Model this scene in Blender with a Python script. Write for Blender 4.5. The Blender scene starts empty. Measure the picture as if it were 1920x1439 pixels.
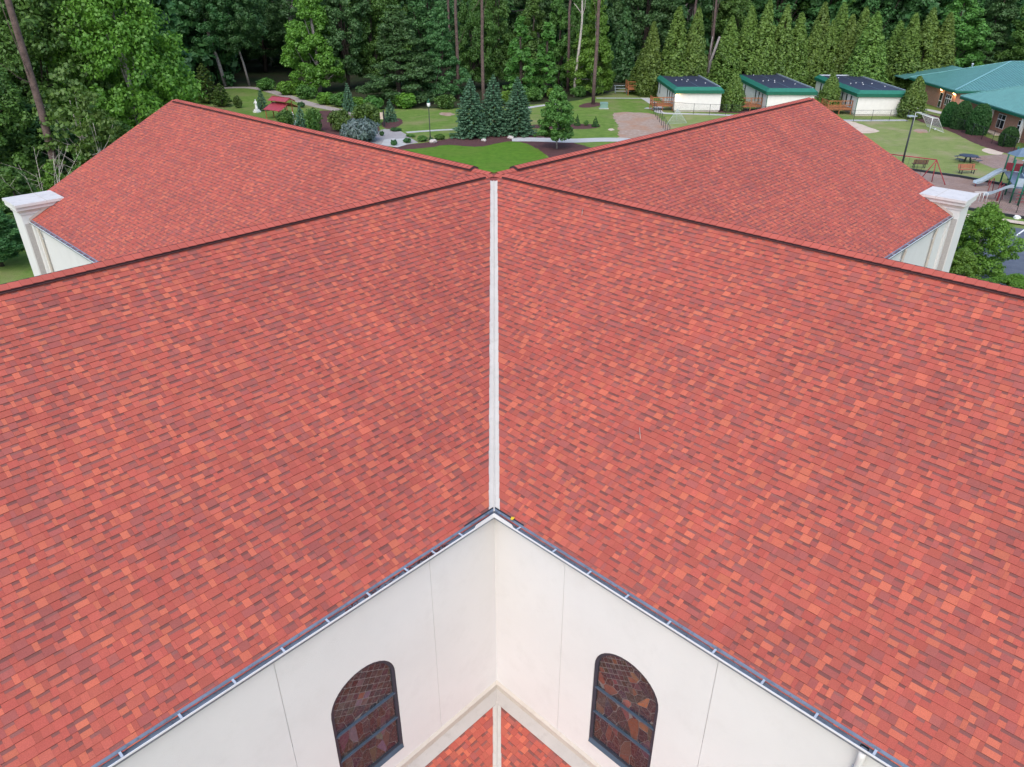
import bpy, bmesh, math, random
import numpy as np
from mathutils import Vector, Matrix

random.seed(7)
SC = bpy.context.scene
COL = SC.collection
PI = math.pi

# ------------------------------------------------------------------ camera
CAM_H = 18.0
FPX, CX, CY = 1370.0, 960.0, 719.5          # calibration of the photograph (1920 x 1439)
PITCH = math.atan(757 / 1370.0)
cam = bpy.data.cameras.new('camera')
cam.sensor_fit = 'HORIZONTAL'; cam.sensor_width = 36.0
cam.lens = FPX / 1920 * 36.0
cam.clip_start = 0.1; cam.clip_end = 2000
cam_o = bpy.data.objects.new('camera', cam); COL.objects.link(cam_o)
cam_o.location = (0, 0, CAM_H)
cam_o.rotation_euler = (PI / 2 - PITCH, 0, 0)
SC.camera = cam_o

# ------------------------------------------------------------------ sky, sun, exposure (soft evening light)
SUN_EL = math.radians(48)
SUN_AZ = math.radians(191)                   # compass bearing the light comes from, clockwise from +Y
world = bpy.data.worlds.new('World'); SC.world = world
world.use_nodes = True
wn = world.node_tree; wn.nodes.clear()
sky = wn.nodes.new('ShaderNodeTexSky'); sky.sky_type = 'NISHITA'
sky.sun_disc = False; sky.sun_elevation = SUN_EL; sky.sun_rotation = SUN_AZ
sky.air_density = 1.0; sky.dust_density = 2.0; sky.ozone_density = 0.8
bg = wn.nodes.new('ShaderNodeBackground'); bg.inputs[1].default_value = 0.15
wo = wn.nodes.new('ShaderNodeOutputWorld')
wn.links.new(sky.outputs[0], bg.inputs[0]); wn.links.new(bg.outputs[0], wo.inputs[0])
sun = bpy.data.lights.new('sun', 'SUN'); sun.energy = 0.75; sun.angle = math.radians(60); sun.color = (1.0, 0.95, 0.90)
sun_o = bpy.data.objects.new('sun', sun); COL.objects.link(sun_o)
sd = Vector((math.sin(SUN_AZ) * math.cos(SUN_EL), math.cos(SUN_AZ) * math.cos(SUN_EL), math.sin(SUN_EL)))
sun_o.rotation_euler = sd.to_track_quat('Z', 'Y').to_euler()
SC.view_settings.view_transform = 'Standard'; SC.view_settings.look = 'None'
SC.view_settings.exposure = 0.95; SC.view_settings.gamma = 1.0
SC.render.resolution_x = 1024; SC.render.resolution_y = 767
SC.cycles.max_bounces = 6

# ------------------------------------------------------------------ pixel <-> place helpers
_c, _s = math.cos(PITCH), math.sin(PITCH)
def ray(x, y):
    a = (x - CX) / FPX; b = (CY - y) / FPX
    return (a, _c + b * _s, -_s + b * _c)
def at(x, y, z=0.0):
    r = ray(x, y); k = (z - CAM_H) / r[2]
    return Vector((r[0] * k, r[1] * k, z))
def depth(P): return P[1] * _c - (P[2] - CAM_H) * _s
def proj(P):
    F = depth(P); U = P[1] * _s + (P[2] - CAM_H) * _c
    return CX + FPX * P[0] / F, CY - FPX * U / F
def topz(y, Y):
    r = ray(960, y); return CAM_H + Y / r[1] * r[2]
def ground_at_Y(xpx, Y, z=0.0):
    # a point at distance Y seen at pixel column xpx
    F = Y * _c - (z - CAM_H) * _s
    return Vector(((xpx - CX) / FPX * F, Y, z))

# ------------------------------------------------------------------ object helpers
def tag(o, label=None, cat=None, group=None, kind=None):
    if label: o['label'] = label
    if cat: o['category'] = cat
    if group: o['group'] = group
    if kind: o['kind'] = kind
    return o
def thing(name, label, cat, loc=(0, 0, 0), rz=0.0, group=None, scale=None):
    o = bpy.data.objects.new(name, None); COL.objects.link(o)
    o.location = loc; o.rotation_euler = (0, 0, rz); o.empty_display_size = 0.2
    if scale: o.scale = scale
    return tag(o, label, cat, group)
def link(name, me, parent=None, loc=None, rot=None, scale=None):
    o = bpy.data.objects.new(name, me); COL.objects.link(o)
    if parent is not None: o.parent = parent
    if loc is not None: o.location = loc
    if rot is not None: o.rotation_euler = rot
    if scale is not None: o.scale = scale
    return o
def np_mesh(name, verts, faces, mat, tint=None, smooth=False, fn=4):
    """verts (n,3), faces (m,fn) -> mesh; tint (m,3) is the piece colour on each face"""
    me = bpy.data.meshes.new(name)
    verts = np.asarray(verts, np.float32); faces = np.asarray(faces, np.int32)
    me.vertices.add(len(verts)); me.vertices.foreach_set('co', verts.ravel())
    m = len(faces)
    me.loops.add(m * fn); me.loops.foreach_set('vertex_index', faces.ravel())
    me.polygons.add(m)
    me.polygons.foreach_set('loop_start', np.arange(m, dtype=np.int32) * fn)
    me.polygons.foreach_set('loop_total', np.full(m, fn, np.int32))
    me.polygons.foreach_set('use_smooth', np.full(m, bool(smooth)))
    if tint is not None:
        at_ = me.attributes.new('tint', 'FLOAT_COLOR', 'FACE')
        c4 = np.ones((m, 4), np.float32); c4[:, :3] = tint
        at_.data.foreach_set('color', c4.ravel())
    me.update(calc_edges=True); me.validate(verbose=False)
    if mat: me.materials.append(mat)
    return me

class MB:
    """collects boxes, prisms and tubes; build() links them as one mesh object"""
    def __init__(self): self.v = []; self.f = []; self.sm = []
    def add(self, vs, fs, smooth=False):
        n = len(self.v); self.v += [tuple(p) for p in vs]
        self.f += [tuple(i + n for i in f) for f in fs]; self.sm += [smooth] * len(fs); return self
    def box(self, x0, x1, y0, y1, z0, z1, M=None):
        vs = [Vector(p) for p in ((x0,y0,z0),(x1,y0,z0),(x1,y1,z0),(x0,y1,z0),(x0,y0,z1),(x1,y0,z1),(x1,y1,z1),(x0,y1,z1))]
        if M is not None: vs = [M @ p for p in vs]
        return self.add(vs, [(0,3,2,1),(4,5,6,7),(0,1,5,4),(1,2,6,5),(2,3,7,6),(3,0,4,7)])
    def bar(self, p, q, w, h=None, up=(0,0,1)):
        p = Vector(p); q = Vector(q); d = (q - p).normalized(); h = h or w
        s = d.cross(Vector(up))
        if s.length < 1e-4: s = d.cross(Vector((1,0,0)))
        s.normalize(); u = s.cross(d).normalized()
        vs = []
        for e in (p, q):
            for a, b in ((-1,-1),(1,-1),(1,1),(-1,1)): vs.append(e + s * (a*w/2) + u * (b*h/2))
        return self.add(vs, [(0,1,2,3),(7,6,5,4),(0,4,5,1),(1,5,6,2),(2,6,7,3),(3,7,4,0)])
    def prism(self, poly, vec):
        """closed prism: polygon (3D points) pushed along vec"""
        vec = Vector(vec); a = [Vector(p) for p in poly]; b = [p + vec for p in a]; n = len(a)
        fs = [tuple(range(n))[::-1], tuple(range(n, 2*n))] + [(i, (i+1)%n, n+(i+1)%n, n+i) for i in range(n)]
        return self.add(a + b, fs)
    def tube(self, pts, r0, r1=None, n=8, caps=True):
        r1 = r0 if r1 is None else r1; pts = [Vector(p) for p in pts]; m = len(pts); vs = []; fs = []
        for i, p in enumerate(pts):
            d = (pts[min(i+1, m-1)] - pts[max(i-1, 0)]).normalized()
            s = d.cross(Vector((0.31, 0.2, 0.93)))
            if s.length < 1e-3: s = d.cross(Vector((1, 0, 0)))
            s.normalize(); u = s.cross(d); r = r0 + (r1 - r0) * i / max(1, m - 1)
            for k in range(n):
                t = 2*PI*k/n; vs.append(p + s*(r*math.cos(t)) + u*(r*math.sin(t)))
        for i in range(m-1):
            for k in range(n): fs.append((i*n+k, i*n+(k+1)%n, (i+1)*n+(k+1)%n, (i+1)*n+k))
        self.add(vs, fs, True)
        if caps:
            b = len(self.v) - len(vs)
            self.f += [tuple(b+k for k in range(n))[::-1], tuple(b+(m-1)*n+k for k in range(n))]; self.sm += [False, False]
        return self
    def lathe(self, prof, n=16, c=(0,0,0)):
        vs = []; fs = []; m = len(prof)
        for r, z in prof:
            for k in range(n):
                t = 2*PI*k/n; vs.append((c[0]+r*math.cos(t), c[1]+r*math.sin(t), c[2]+z))
        for i in range(m-1):
            for k in range(n): fs.append((i*n+k, i*n+(k+1)%n, (i+1)*n+(k+1)%n, (i+1)*n+k))
        fs += [tuple(range(n))[::-1], tuple((m-1)*n+k for k in range(n))]
        return self.add(vs, fs, True)
    def mesh(self, name, mat):
        me = bpy.data.meshes.new(name); me.from_pydata([tuple(p) for p in self.v], [], self.f)
        me.polygons.foreach_set('use_smooth', self.sm); me.materials.append(mat); me.update(); return me
    def build(self, name, mat, parent=None, **k): return link(name, self.mesh(name, mat), parent, **k)

# ------------------------------------------------------------------ materials
def newmat(name):
    m = bpy.data.materials.new(name); m.use_nodes = True; nt = m.node_tree; nt.nodes.clear()
    out = nt.nodes.new('ShaderNodeOutputMaterial'); b = nt.nodes.new('ShaderNodeBsdfPrincipled')
    nt.links.new(b.outputs[0], out.inputs[0]); return m, nt, b, out
def nd(nt, t, **k):
    n = nt.nodes.new(t)
    for a, v in k.items(): setattr(n, a, v)
    return n
def c4(c): return (c[0], c[1], c[2], 1.0)
def noise(nt, scale, detail=4, rough=0.6, coord='Object'):
    tc = nd(nt, 'ShaderNodeTexCoord'); n = nd(nt, 'ShaderNodeTexNoise')
    n.inputs['Scale'].default_value = scale; n.inputs['Detail'].default_value = detail; n.inputs['Roughness'].default_value = rough
    nt.links.new(tc.outputs[coord], n.inputs['Vector']); return n
def ramp(nt, src, stops):
    r = nd(nt, 'ShaderNodeValToRGB'); el = r.color_ramp.elements
    el[0].position, el[0].color = stops[0][0], c4(stops[0][1]); el[1].position, el[1].color = stops[-1][0], c4(stops[-1][1])
    for p, c in stops[1:-1]:
        e = el.new(p); e.color = c4(c)
    nt.links.new(src, r.inputs[0]); return r
def mixc(nt, a, b, fac, mode='MIX'):
    m = nd(nt, 'ShaderNodeMix', data_type='RGBA', blend_type=mode)
    def put(sock, v):
        if isinstance(v, (tuple, list)): sock.default_value = c4(v)
        elif isinstance(v, (int, float)): sock.default_value = v
        else: nt.links.new(v, sock)
    put(m.inputs[0], fac); put(m.inputs[6], a); put(m.inputs[7], b); return m.outputs[2]
def bump(nt, b, src, dist, strength=1.0):
    bp = nd(nt, 'ShaderNodeBump'); bp.inputs['Distance'].default_value = dist; bp.inputs['Strength'].default_value = strength
    nt.links.new(src, bp.inputs['Height']); nt.links.new(bp.outputs[0], b.inputs['Normal'])
def paint(name, col, rough=0.6, var=0.12, scale=2.0, metal=0.0, spec=0.4, bmp=0.0, bscale=60, dirt=None):
    """a plain surface with a little wear: two noises on the colour, a fine bump"""
    m, nt, b, o = newmat(name)
    n = noise(nt, scale, 5, 0.65)
    lo = tuple(x * (1 - var) for x in col); hi = tuple(min(0.95, x * (1 + var)) for x in col)
    r = ramp(nt, n.outputs[0], [(0.3, lo), (0.7, hi)]); src = r.outputs[0]
    if dirt:
        n2 = noise(nt, scale * 3.7, 6, 0.7); r2 = ramp(nt, n2.outputs[0], [(0.52, (0, 0, 0)), (0.72, (1, 1, 1))])
        src = mixc(nt, src, dirt, r2.outputs[0])
    nt.links.new(src, b.inputs['Base Color'])
    b.inputs['Roughness'].default_value = rough; b.inputs['Metallic'].default_value = metal
    b.inputs['Specular IOR Level'].default_value = spec
    if bmp: bump(nt, b, noise(nt, bscale, 3, 0.6).outputs[0], bmp)
    return m
def tinted(name, rough=0.9, gscale=140, gran=0.25, spec=0.25, bmp=0.004):
    """colour of each piece from its own 'tint', with granules over it"""
    m, nt, b, o = newmat(name)
    a = nd(nt, 'ShaderNodeAttribute', attribute_name='tint')
    n = noise(nt, gscale, 3, 0.7); r = ramp(nt, n.outputs[0], [(0.25, (1-gran,)*3), (0.75, (1+gran,)*3)])
    n2 = noise(nt, 0.4, 6, 0.62); r2 = ramp(nt, n2.outputs[0], [(0.28, (0.86, 0.87, 0.90)), (0.5, (0.99, 0.99, 1.0)), (0.72, (1.09, 1.07, 1.05))])
    c = mixc(nt, a.outputs[0], r.outputs[0], 1.0, 'MULTIPLY'); c = mixc(nt, c, r2.outputs[0], 1.0, 'MULTIPLY')
    nt.links.new(c, b.inputs['Base Color']); b.inputs['Roughness'].default_value = rough; b.inputs['Specular IOR Level'].default_value = spec
    if bmp: bump(nt, b, n.outputs[0], bmp, 0.6)
    return m
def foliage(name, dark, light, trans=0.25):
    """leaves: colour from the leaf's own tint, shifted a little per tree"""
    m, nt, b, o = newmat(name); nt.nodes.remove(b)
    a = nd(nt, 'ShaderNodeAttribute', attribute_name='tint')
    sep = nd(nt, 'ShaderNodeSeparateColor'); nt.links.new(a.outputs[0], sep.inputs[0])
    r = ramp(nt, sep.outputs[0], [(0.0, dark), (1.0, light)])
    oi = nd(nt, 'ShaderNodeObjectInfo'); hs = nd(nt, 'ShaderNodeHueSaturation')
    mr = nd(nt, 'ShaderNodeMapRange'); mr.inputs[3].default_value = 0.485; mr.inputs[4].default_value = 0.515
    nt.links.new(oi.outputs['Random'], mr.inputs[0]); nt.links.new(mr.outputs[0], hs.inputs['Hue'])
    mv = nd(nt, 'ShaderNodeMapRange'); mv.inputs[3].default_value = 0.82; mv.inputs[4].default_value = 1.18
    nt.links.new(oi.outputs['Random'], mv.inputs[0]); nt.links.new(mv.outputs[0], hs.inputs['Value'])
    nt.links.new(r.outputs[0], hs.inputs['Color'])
    df = nd(nt, 'ShaderNodeBsdfDiffuse'); tr = nd(nt, 'ShaderNodeBsdfTranslucent'); mx = nd(nt, 'ShaderNodeMixShader')
    nt.links.new(hs.outputs[0], df.inputs[0]); nt.links.new(hs.outputs[0], tr.inputs[0]); mx.inputs[0].default_value = trans
    nt.links.new(df.outputs[0], mx.inputs[1]); nt.links.new(tr.outputs[0], mx.inputs[2])
    gl = nd(nt, 'ShaderNodeBsdfGlossy'); gl.inputs['Roughness'].default_value = 0.55; gl.inputs[0].default_value = (0.8, 0.9, 0.8, 1)
    m2 = nd(nt, 'ShaderNodeMixShader'); m2.inputs[0].default_value = 0.04
    nt.links.new(mx.outputs[0], m2.inputs[1]); nt.links.new(gl.outputs[0], m2.inputs[2]); nt.links.new(m2.outputs[0], o.inputs[0])
    return m
def ground_mat(name, stops, s1, s2, mix2, bmp=0.02, rough=0.95):
    """stops: colour ramp over a broad noise; mix2: (colour, from, to) patches from a second noise"""
    m, nt, b, o = newmat(name)
    n1 = noise(nt, s1, 8, 0.7); r1 = ramp(nt, n1.outputs[0], stops)
    n2 = noise(nt, s2, 5, 0.6); r2 = ramp(nt, n2.outputs[0], [(mix2[1], (0, 0, 0)), (mix2[2], (1, 1, 1))])
    c = mixc(nt, r1.outputs[0], mix2[0], r2.outputs[0])
    n3 = noise(nt, 9.0, 4, 0.8); r3 = ramp(nt, n3.outputs[0], [(0.3, (0.78,)*3), (0.7, (1.22,)*3)])
    c = mixc(nt, c, r3.outputs[0], 1.0, 'MULTIPLY')
    nt.links.new(c, b.inputs['Base Color']); b.inputs['Roughness'].default_value = rough; b.inputs['Specular IOR Level'].default_value = 0.2
    if bmp: bump(nt, b, n3.outputs[0], bmp)
    return m
def emitter(name, col, strength):
    m, nt, b, o = newmat(name); nt.nodes.remove(b); e = nd(nt, 'ShaderNodeEmission')
    e.inputs[0].default_value = c4(col); e.inputs[1].default_value = strength; nt.links.new(e.outputs[0], o.inputs[0]); return m
def brick_mat(name):
    m, nt, b, o = newmat(name); tc = nd(nt, 'ShaderNodeTexCoord')
    sx = nd(nt, 'ShaderNodeSeparateXYZ'); cb = nd(nt, 'ShaderNodeCombineXYZ'); nt.links.new(tc.outputs['Object'], sx.inputs[0])
    nt.links.new(sx.outputs[1], cb.inputs[0]); nt.links.new(sx.outputs[2], cb.inputs[1])
    br = nd(nt, 'ShaderNodeTexBrick'); br.inputs['Color1'].default_value = c4((0.43, 0.17, 0.09)); br.inputs['Color2'].default_value = c4((0.33, 0.12, 0.07))
    br.inputs['Mortar'].default_value = c4((0.38, 0.32, 0.27)); br.inputs['Scale'].default_value = 1.0
    br.inputs['Brick Width'].default_value = 0.21; br.inputs['Row Height'].default_value = 0.07; br.inputs['Mortar Size'].default_value = 0.008
    nt.links.new(cb.outputs[0], br.inputs['Vector'])
    nt.links.new(br.outputs[0], b.inputs['Base Color']); b.inputs['Roughness'].default_value = 0.9
    return m

M = {}
M['shingle'] = tinted('asphalt_shingle', 0.85, 90, 0.26, spec=0.35)
M['deck'] = paint('roof_underlay', (0.20, 0.05, 0.045), 0.9, 0.2, 6)
M['vent'] = paint('ridge_vent_plastic', (0.035, 0.016, 0.02), 0.7, 0.2, 8)
M['vent2'] = paint('ridge_vent_louvre', (0.10, 0.05, 0.055), 0.7, 0.2, 8)
M['valley'] = paint('valley_metal', (0.52, 0.495, 0.455), 0.55, 0.06, 1.5, spec=0.3, dirt=(0.45, 0.42, 0.38))
M['gutter'] = paint('gutter_metal', (0.155, 0.195, 0.25), 0.4, 0.2, 3, metal=0.15, spec=0.5, dirt=(0.08, 0.09, 0.11))
M['gutterlip'] = paint('gutter_white', (0.70, 0.70, 0.71), 0.45, 0.05, 2)
M['hanger'] = paint('hanger_metal', (0.55, 0.60, 0.66), 0.4, 0.1, 6, metal=0.3)
M['stucco'] = paint('white_stucco', (0.664, 0.650, 0.630), 0.9, 0.03, 0.5, spec=0.2, bmp=0.004, bscale=70, dirt=(0.637, 0.622, 0.60))
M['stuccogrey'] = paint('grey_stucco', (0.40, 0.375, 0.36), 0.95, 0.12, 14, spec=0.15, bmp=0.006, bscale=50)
M['trim'] = paint('cream_trim', (0.50, 0.455, 0.395), 0.7, 0.06, 1.5, dirt=(0.43, 0.375, 0.32))
M['apron'] = paint('apron_metal', (0.43, 0.40, 0.37), 0.6, 0.06, 1.2, dirt=(0.37, 0.34, 0.31))
M['cap'] = paint('cap_metal', (0.62, 0.60, 0.575), 0.6, 0.06, 1.2, dirt=(0.50, 0.475, 0.46))
M['winframe'] = paint('window_frame', (0.030, 0.036, 0.050), 0.45, 0.15, 5)
M['winbar'] = paint('window_bar', (0.055, 0.085, 0.12), 0.4, 0.15, 5)
M['came'] = paint('lead_came', (0.165, 0.135, 0.13), 0.6, 0.2, 9)
def glass_mat():
    m = tinted('stained_glass', 0.14, 25, 0.35, spec=0.6, bmp=0.0); nt = m.node_tree
    b = [n for n in nt.nodes if n.type == 'BSDF_PRINCIPLED'][0]; src = b.inputs['Base Color'].links[0].from_socket
    n = noise(nt, 3.0, 2, 0.5); tc = nd(nt, 'ShaderNodeTexCoord'); mx = nd(nt, 'ShaderNodeMix', data_type='RGBA'); mx.inputs[0].default_value = 0.25
    nt.links.new(tc.outputs['Object'], mx.inputs[6]); nt.links.new(n.outputs[1], mx.inputs[7])
    v = nd(nt, 'ShaderNodeTexVoronoi', feature='DISTANCE_TO_EDGE'); v.inputs['Scale'].default_value = 15.0; nt.links.new(mx.outputs[2], v.inputs['Vector'])
    r = ramp(nt, v.outputs['Distance'], [(0.0, (1, 1, 1)), (0.055, (0, 0, 0))])
    c = mixc(nt, src, (0.105, 0.082, 0.080), r.outputs[0]); nt.links.new(c, b.inputs['Base Color'])      # painted line work on the glass
    return m
M['glass'] = glass_mat()
M['yellowleaf'] = paint('yellow_leaf', (0.75, 0.5, 0.03), 0.7)
M['litter'] = paint('leaf_litter', (0.09, 0.03, 0.03), 0.9, 0.4, 9)

M['grass'] = ground_mat('lawn_grass', [(0.25, (0.075, 0.135, 0.022)), (0.5, (0.125, 0.21, 0.036)), (0.75, (0.185, 0.255, 0.060))], 0.9, 0.14, ((0.235, 0.225, 0.10), 0.48, 0.70))
M['grassnear'] = ground_mat('mown_grass', [(0.25, (0.055, 0.125, 0.010)), (0.5, (0.085, 0.19, 0.014)), (0.75, (0.13, 0.235, 0.024))], 1.2, 0.15, ((0.115, 0.18, 0.025), 0.5, 0.8))
M['grassdry'] = ground_mat('play_field_grass', [(0.25, (0.14, 0.19, 0.052)), (0.5, (0.20, 0.25, 0.075)), (0.75, (0.26, 0.285, 0.105))], 0.7, 0.22, ((0.31, 0.27, 0.155), 0.50, 0.70))
M['forestfloor'] = ground_mat('forest_floor', [(0.25, (0.020, 0.028, 0.012)), (0.75, (0.055, 0.05, 0.025))], 0.8, 0.2, ((0.03, 0.05, 0.016), 0.45, 0.6))
M['mulch'] = ground_mat('bark_mulch', [(0.25, (0.055, 0.026, 0.026)), (0.75, (0.14, 0.07, 0.068))], 3.0, 0.5, ((0.11, 0.05, 0.05), 0.45, 0.7), 0.04)
M['playmulch'] = ground_mat('play_mulch', [(0.25, (0.22, 0.155, 0.13)), (0.75, (0.36, 0.27, 0.235))], 2.0, 0.3, ((0.26, 0.17, 0.13), 0.45, 0.7), 0.04)
M['dirt'] = ground_mat('bare_soil', [(0.25, (0.26, 0.16, 0.11)), (0.5, (0.36, 0.27, 0.215)), (0.75, (0.47, 0.40, 0.34))], 1.6, 0.25, ((0.38, 0.21, 0.13), 0.5, 0.7), 0.03)
M['sand'] = ground_mat('pale_sand', [(0.25, (0.50, 0.40, 0.31)), (0.75, (0.66, 0.56, 0.46))], 2, 0.4, ((0.48, 0.37, 0.27), 0.5, 0.75))
M['concrete'] = ground_mat('concrete', [(0.25, (0.40, 0.41, 0.40)), (0.75, (0.54, 0.545, 0.535))], 1.2, 0.3, ((0.40, 0.395, 0.38), 0.5, 0.8), 0.0)
M['pavers'] = ground_mat('grey_pavers', [(0.25, (0.27, 0.26, 0.26)), (0.75, (0.42, 0.40, 0.39))], 4, 0.4, ((0.30, 0.26, 0.25), 0.5, 0.8), 0.0)
M['gravel'] = ground_mat('gravel_path', [(0.25, (0.30, 0.26, 0.235)), (0.75, (0.44, 0.39, 0.355))], 3, 0.4, ((0.33, 0.27, 0.24), 0.5, 0.8), 0.02)
M['asphalt'] = ground_mat('asphalt', [(0.25, (0.075, 0.09, 0.12)), (0.75, (0.13, 0.15, 0.185))], 1.2, 0.2, ((0.10, 0.115, 0.145), 0.5, 0.8), 0.0, 0.7)
M['white'] = paint('white_paint', (0.78, 0.78, 0.77), 0.5, 0.05, 3)
M['bark'] = paint('pine_bark', (0.115, 0.078, 0.070), 0.95, 0.4, 3, bmp=0.03, bscale=8)
M['barkgrey'] = paint('grey_bark', (0.27, 0.25, 0.235), 0.95, 0.3, 3, bmp=0.02, bscale=8)
M['barkdark'] = paint('dark_bark', (0.07, 0.055, 0.045), 0.95, 0.3, 3, bmp=0.02, bscale=8)
M['barkpale'] = paint('pale_bark', (0.42, 0.38, 0.33), 0.95, 0.25, 2, bmp=0.02, bscale=8)
M['leaf'] = foliage('leaf_green', (0.032, 0.102, 0.018), (0.130, 0.285, 0.046))
M['leafbright'] = foliage('leaf_bright', (0.050, 0.135, 0.012), (0.190, 0.375, 0.040), 0.32)
M['leafdark'] = foliage('leaf_dark', (0.025, 0.085, 0.026), (0.100, 0.225, 0.060), 0.28)
M['leafolive'] = foliage('leaf_olive', (0.040, 0.090, 0.014), (0.135, 0.230, 0.036), 0.25)
M['cypress'] = foliage('cypress_sprays', (0.045, 0.110, 0.016), (0.200, 0.315, 0.058), 0.24)
M['spruce'] = foliage('spruce_needles', (0.036, 0.105, 0.052), (0.135, 0.270, 0.155), 0.18)
M['hedge'] = foliage('clipped_leaves', (0.012, 0.060, 0.010), (0.045, 0.140, 0.028), 0.12)
M['silver'] = foliage('silver_leaves', (0.05, 0.10, 0.07), (0.22, 0.27, 0.28), 0.1)
M['greenmetal'] = paint('green_fascia', (0.006, 0.105, 0.062), 0.5, 0.12, 2)
M['greenmansard'] = paint('green_mansard', (0.016, 0.155, 0.105), 0.55, 0.15, 2)
M['tealroof'] = paint('teal_roof', (0.085, 0.235, 0.215), 0.4, 0.1, 1, metal=0.1)
M['tealrib'] = paint('teal_rib', (0.16, 0.36, 0.36), 0.4, 0.1, 1)
M['darkroof'] = paint('membrane_roof', (0.026, 0.032, 0.06), 0.6, 0.25, 1.3, dirt=(0.045, 0.05, 0.08))
M['siding'] = paint('white_siding', (0.72, 0.70, 0.655), 0.7, 0.06, 1.5)
M['wood'] = paint('stained_wood', (0.33, 0.125, 0.05), 0.75, 0.3, 6)
M['darkglass'] = paint('dark_glass', (0.02, 0.025, 0.03), 0.15, 0.3, 3, spec=0.6)
M['blackmetal'] = paint('black_metal', (0.02, 0.024, 0.028), 0.5, 0.2, 5)
M['galv'] = paint('galvanised_metal', (0.36, 0.42, 0.46), 0.4, 0.15, 3, metal=0.3)
M['brick'] = brick_mat('red_brick')
M['redmetal'] = paint('red_metal', (0.30, 0.035, 0.045), 0.5, 0.2, 4)
M['redroof'] = paint('red_metal_roof', (0.36, 0.055, 0.075), 0.5, 0.15, 2)
M['greenpost'] = paint('green_play_post', (0.006, 0.11, 0.062), 0.5, 0.15, 3)
M['slide'] = paint('grey_plastic', (0.36, 0.44, 0.50), 0.35, 0.1, 3)
M['navy'] = paint('navy_coating', (0.035, 0.045, 0.075), 0.5, 0.2, 4)
M['bluegrey'] = paint('bluegrey_plastic', (0.13, 0.19, 0.26), 0.4, 0.15, 3)
M['orange'] = paint('orange_bench', (0.36, 0.125, 0.075), 0.6, 0.2, 4)
M['brownbench'] = paint('brown_bench', (0.12, 0.055, 0.035), 0.6, 0.2, 4)
M['greenbox'] = paint('utility_green', (0.17, 0.29, 0.24), 0.5, 0.1, 3)
M['marble'] = paint('white_stone', (0.78, 0.78, 0.77), 0.6, 0.06, 4)
M['stone'] = paint('stone', (0.5, 0.46, 0.43), 0.9, 0.2, 4)
M['net'] = paint('white_net', (0.45, 0.50, 0.47), 0.7, 0.05, 4)
M['lampglow'] = emitter('lit_lamp', (1.0, 0.62, 0.22), 14.0)
M['globe'] = paint('lamp_globe', (0.82, 0.82, 0.80), 0.3, 0.03, 3)
M['deckwood'] = M['wood']
# ------------------------------------------------------------------ ground
def chaikin(p, k=2):
    for _ in range(k):
        q = []
        for i in range(len(p)):
            a = p[i]; b = p[(i+1) % len(p)]
            q += [a*0.75 + b*0.25, a*0.25 + b*0.75]
        p = q
    return p
def sheet(name, pts, z, mat, jitter=0.0, smooth=2, seed=1):
    """a flat patch of ground given by its corners"""
    rs = random.Random(seed); p = [Vector((a[0], a[1], 0)) for a in pts]
    if smooth: p = chaikin(p, smooth)
    if jitter:
        q = []
        for i in range(len(p)):
            a = p[i]; b = p[(i+1) % len(p)]; n = max(1, int((b-a).length / 0.6))
            for k in range(n):
                c = a.lerp(b, k/n); q.append(c + Vector((rs.uniform(-1, 1), rs.uniform(-1, 1), 0)) * jitter)
        p = q
    bm = bmesh.new(); vs = [bm.verts.new((a.x, a.y, z)) for a in p]
    es = [bm.edges.new((vs[i], vs[(i+1) % len(vs)])) for i in range(len(vs))]
    bmesh.ops.triangle_fill(bm, edges=es, use_beauty=True)
    bmesh.ops.recalc_face_normals(bm, faces=bm.faces)
    for f in bm.faces:
        if f.normal.z < 0: f.normal_flip()
    me = bpy.data.meshes.new(name); bm.to_mesh(me); bm.free(); me.materials.append(mat)
    return tag(link(name, me), kind='structure')
def px(*ps): return [at(x, y) for x, y in ps]
def ribbon(name, pts, w, z, mat, jitter=0.02):
    """a path of width w along points (x,y)"""
    p = [Vector((a[0], a[1], 0)) for a in pts]
    for _ in range(2):
        q = [p[0]]
        for i in range(len(p)-1): q += [p[i]*0.75 + p[i+1]*0.25, p[i]*0.25 + p[i+1]*0.75]
        p = q + [p[-1]]
    L = []; R = []
    for i in range(len(p)):
        d = (p[min(i+1, len(p)-1)] - p[max(i-1, 0)]).normalized(); n = Vector((-d.y, d.x, 0)) * (w/2)
        L.append(p[i] + n); R.append(p[i] - n)
    mb = MB(); n = len(p)
    mb.add([(a.x, a.y, z) for a in R + L], [(i, i+1, n+i+1, n+i) for i in range(n-1)])
    return tag(mb.build(name, mat), kind='structure')

g = MB(); g.add([(-900, -300, 0), (900, -300, 0), (900, 1500, 0), (-900, 1500, 0)], [(0, 1, 2, 3)])
tag(g.build('ground', M['grass']), kind='structure')
sheet('forest_floor', [at(-160, 330), at(120, 300), at(330, 196), at(430, 163), at(520, 163), at(600, 188), at(650, 207), at(760, 204), at(905, 203), at(1000, 196),
      at(1060, 193), at(1110, 183), at(1160, 168), at(1215, 158), (40, 150), (62, 150), (75, 145), (130, 150), (300, 300), (0, 420), (-300, 300)], 0.004, M['forestfloor'], 0.25, 2)
sheet('mown_lawn', px((560, 330), (760, 282), (830, 262), (905, 261), (960, 258), (1010, 270), (1030, 300), (1010, 340), (900, 420), (640, 420)), 0.004, M['grassnear'], 0.2)
sheet('play_field', px((1230, 222), (1290, 214), (1420, 214), (1590, 226), (1700, 226), (1770, 238), (1920, 300), (1990, 345), (1860, 345), (1690, 318), (1500, 300), (1250, 260)), 0.004, M['grassdry'], 0.3)
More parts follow.
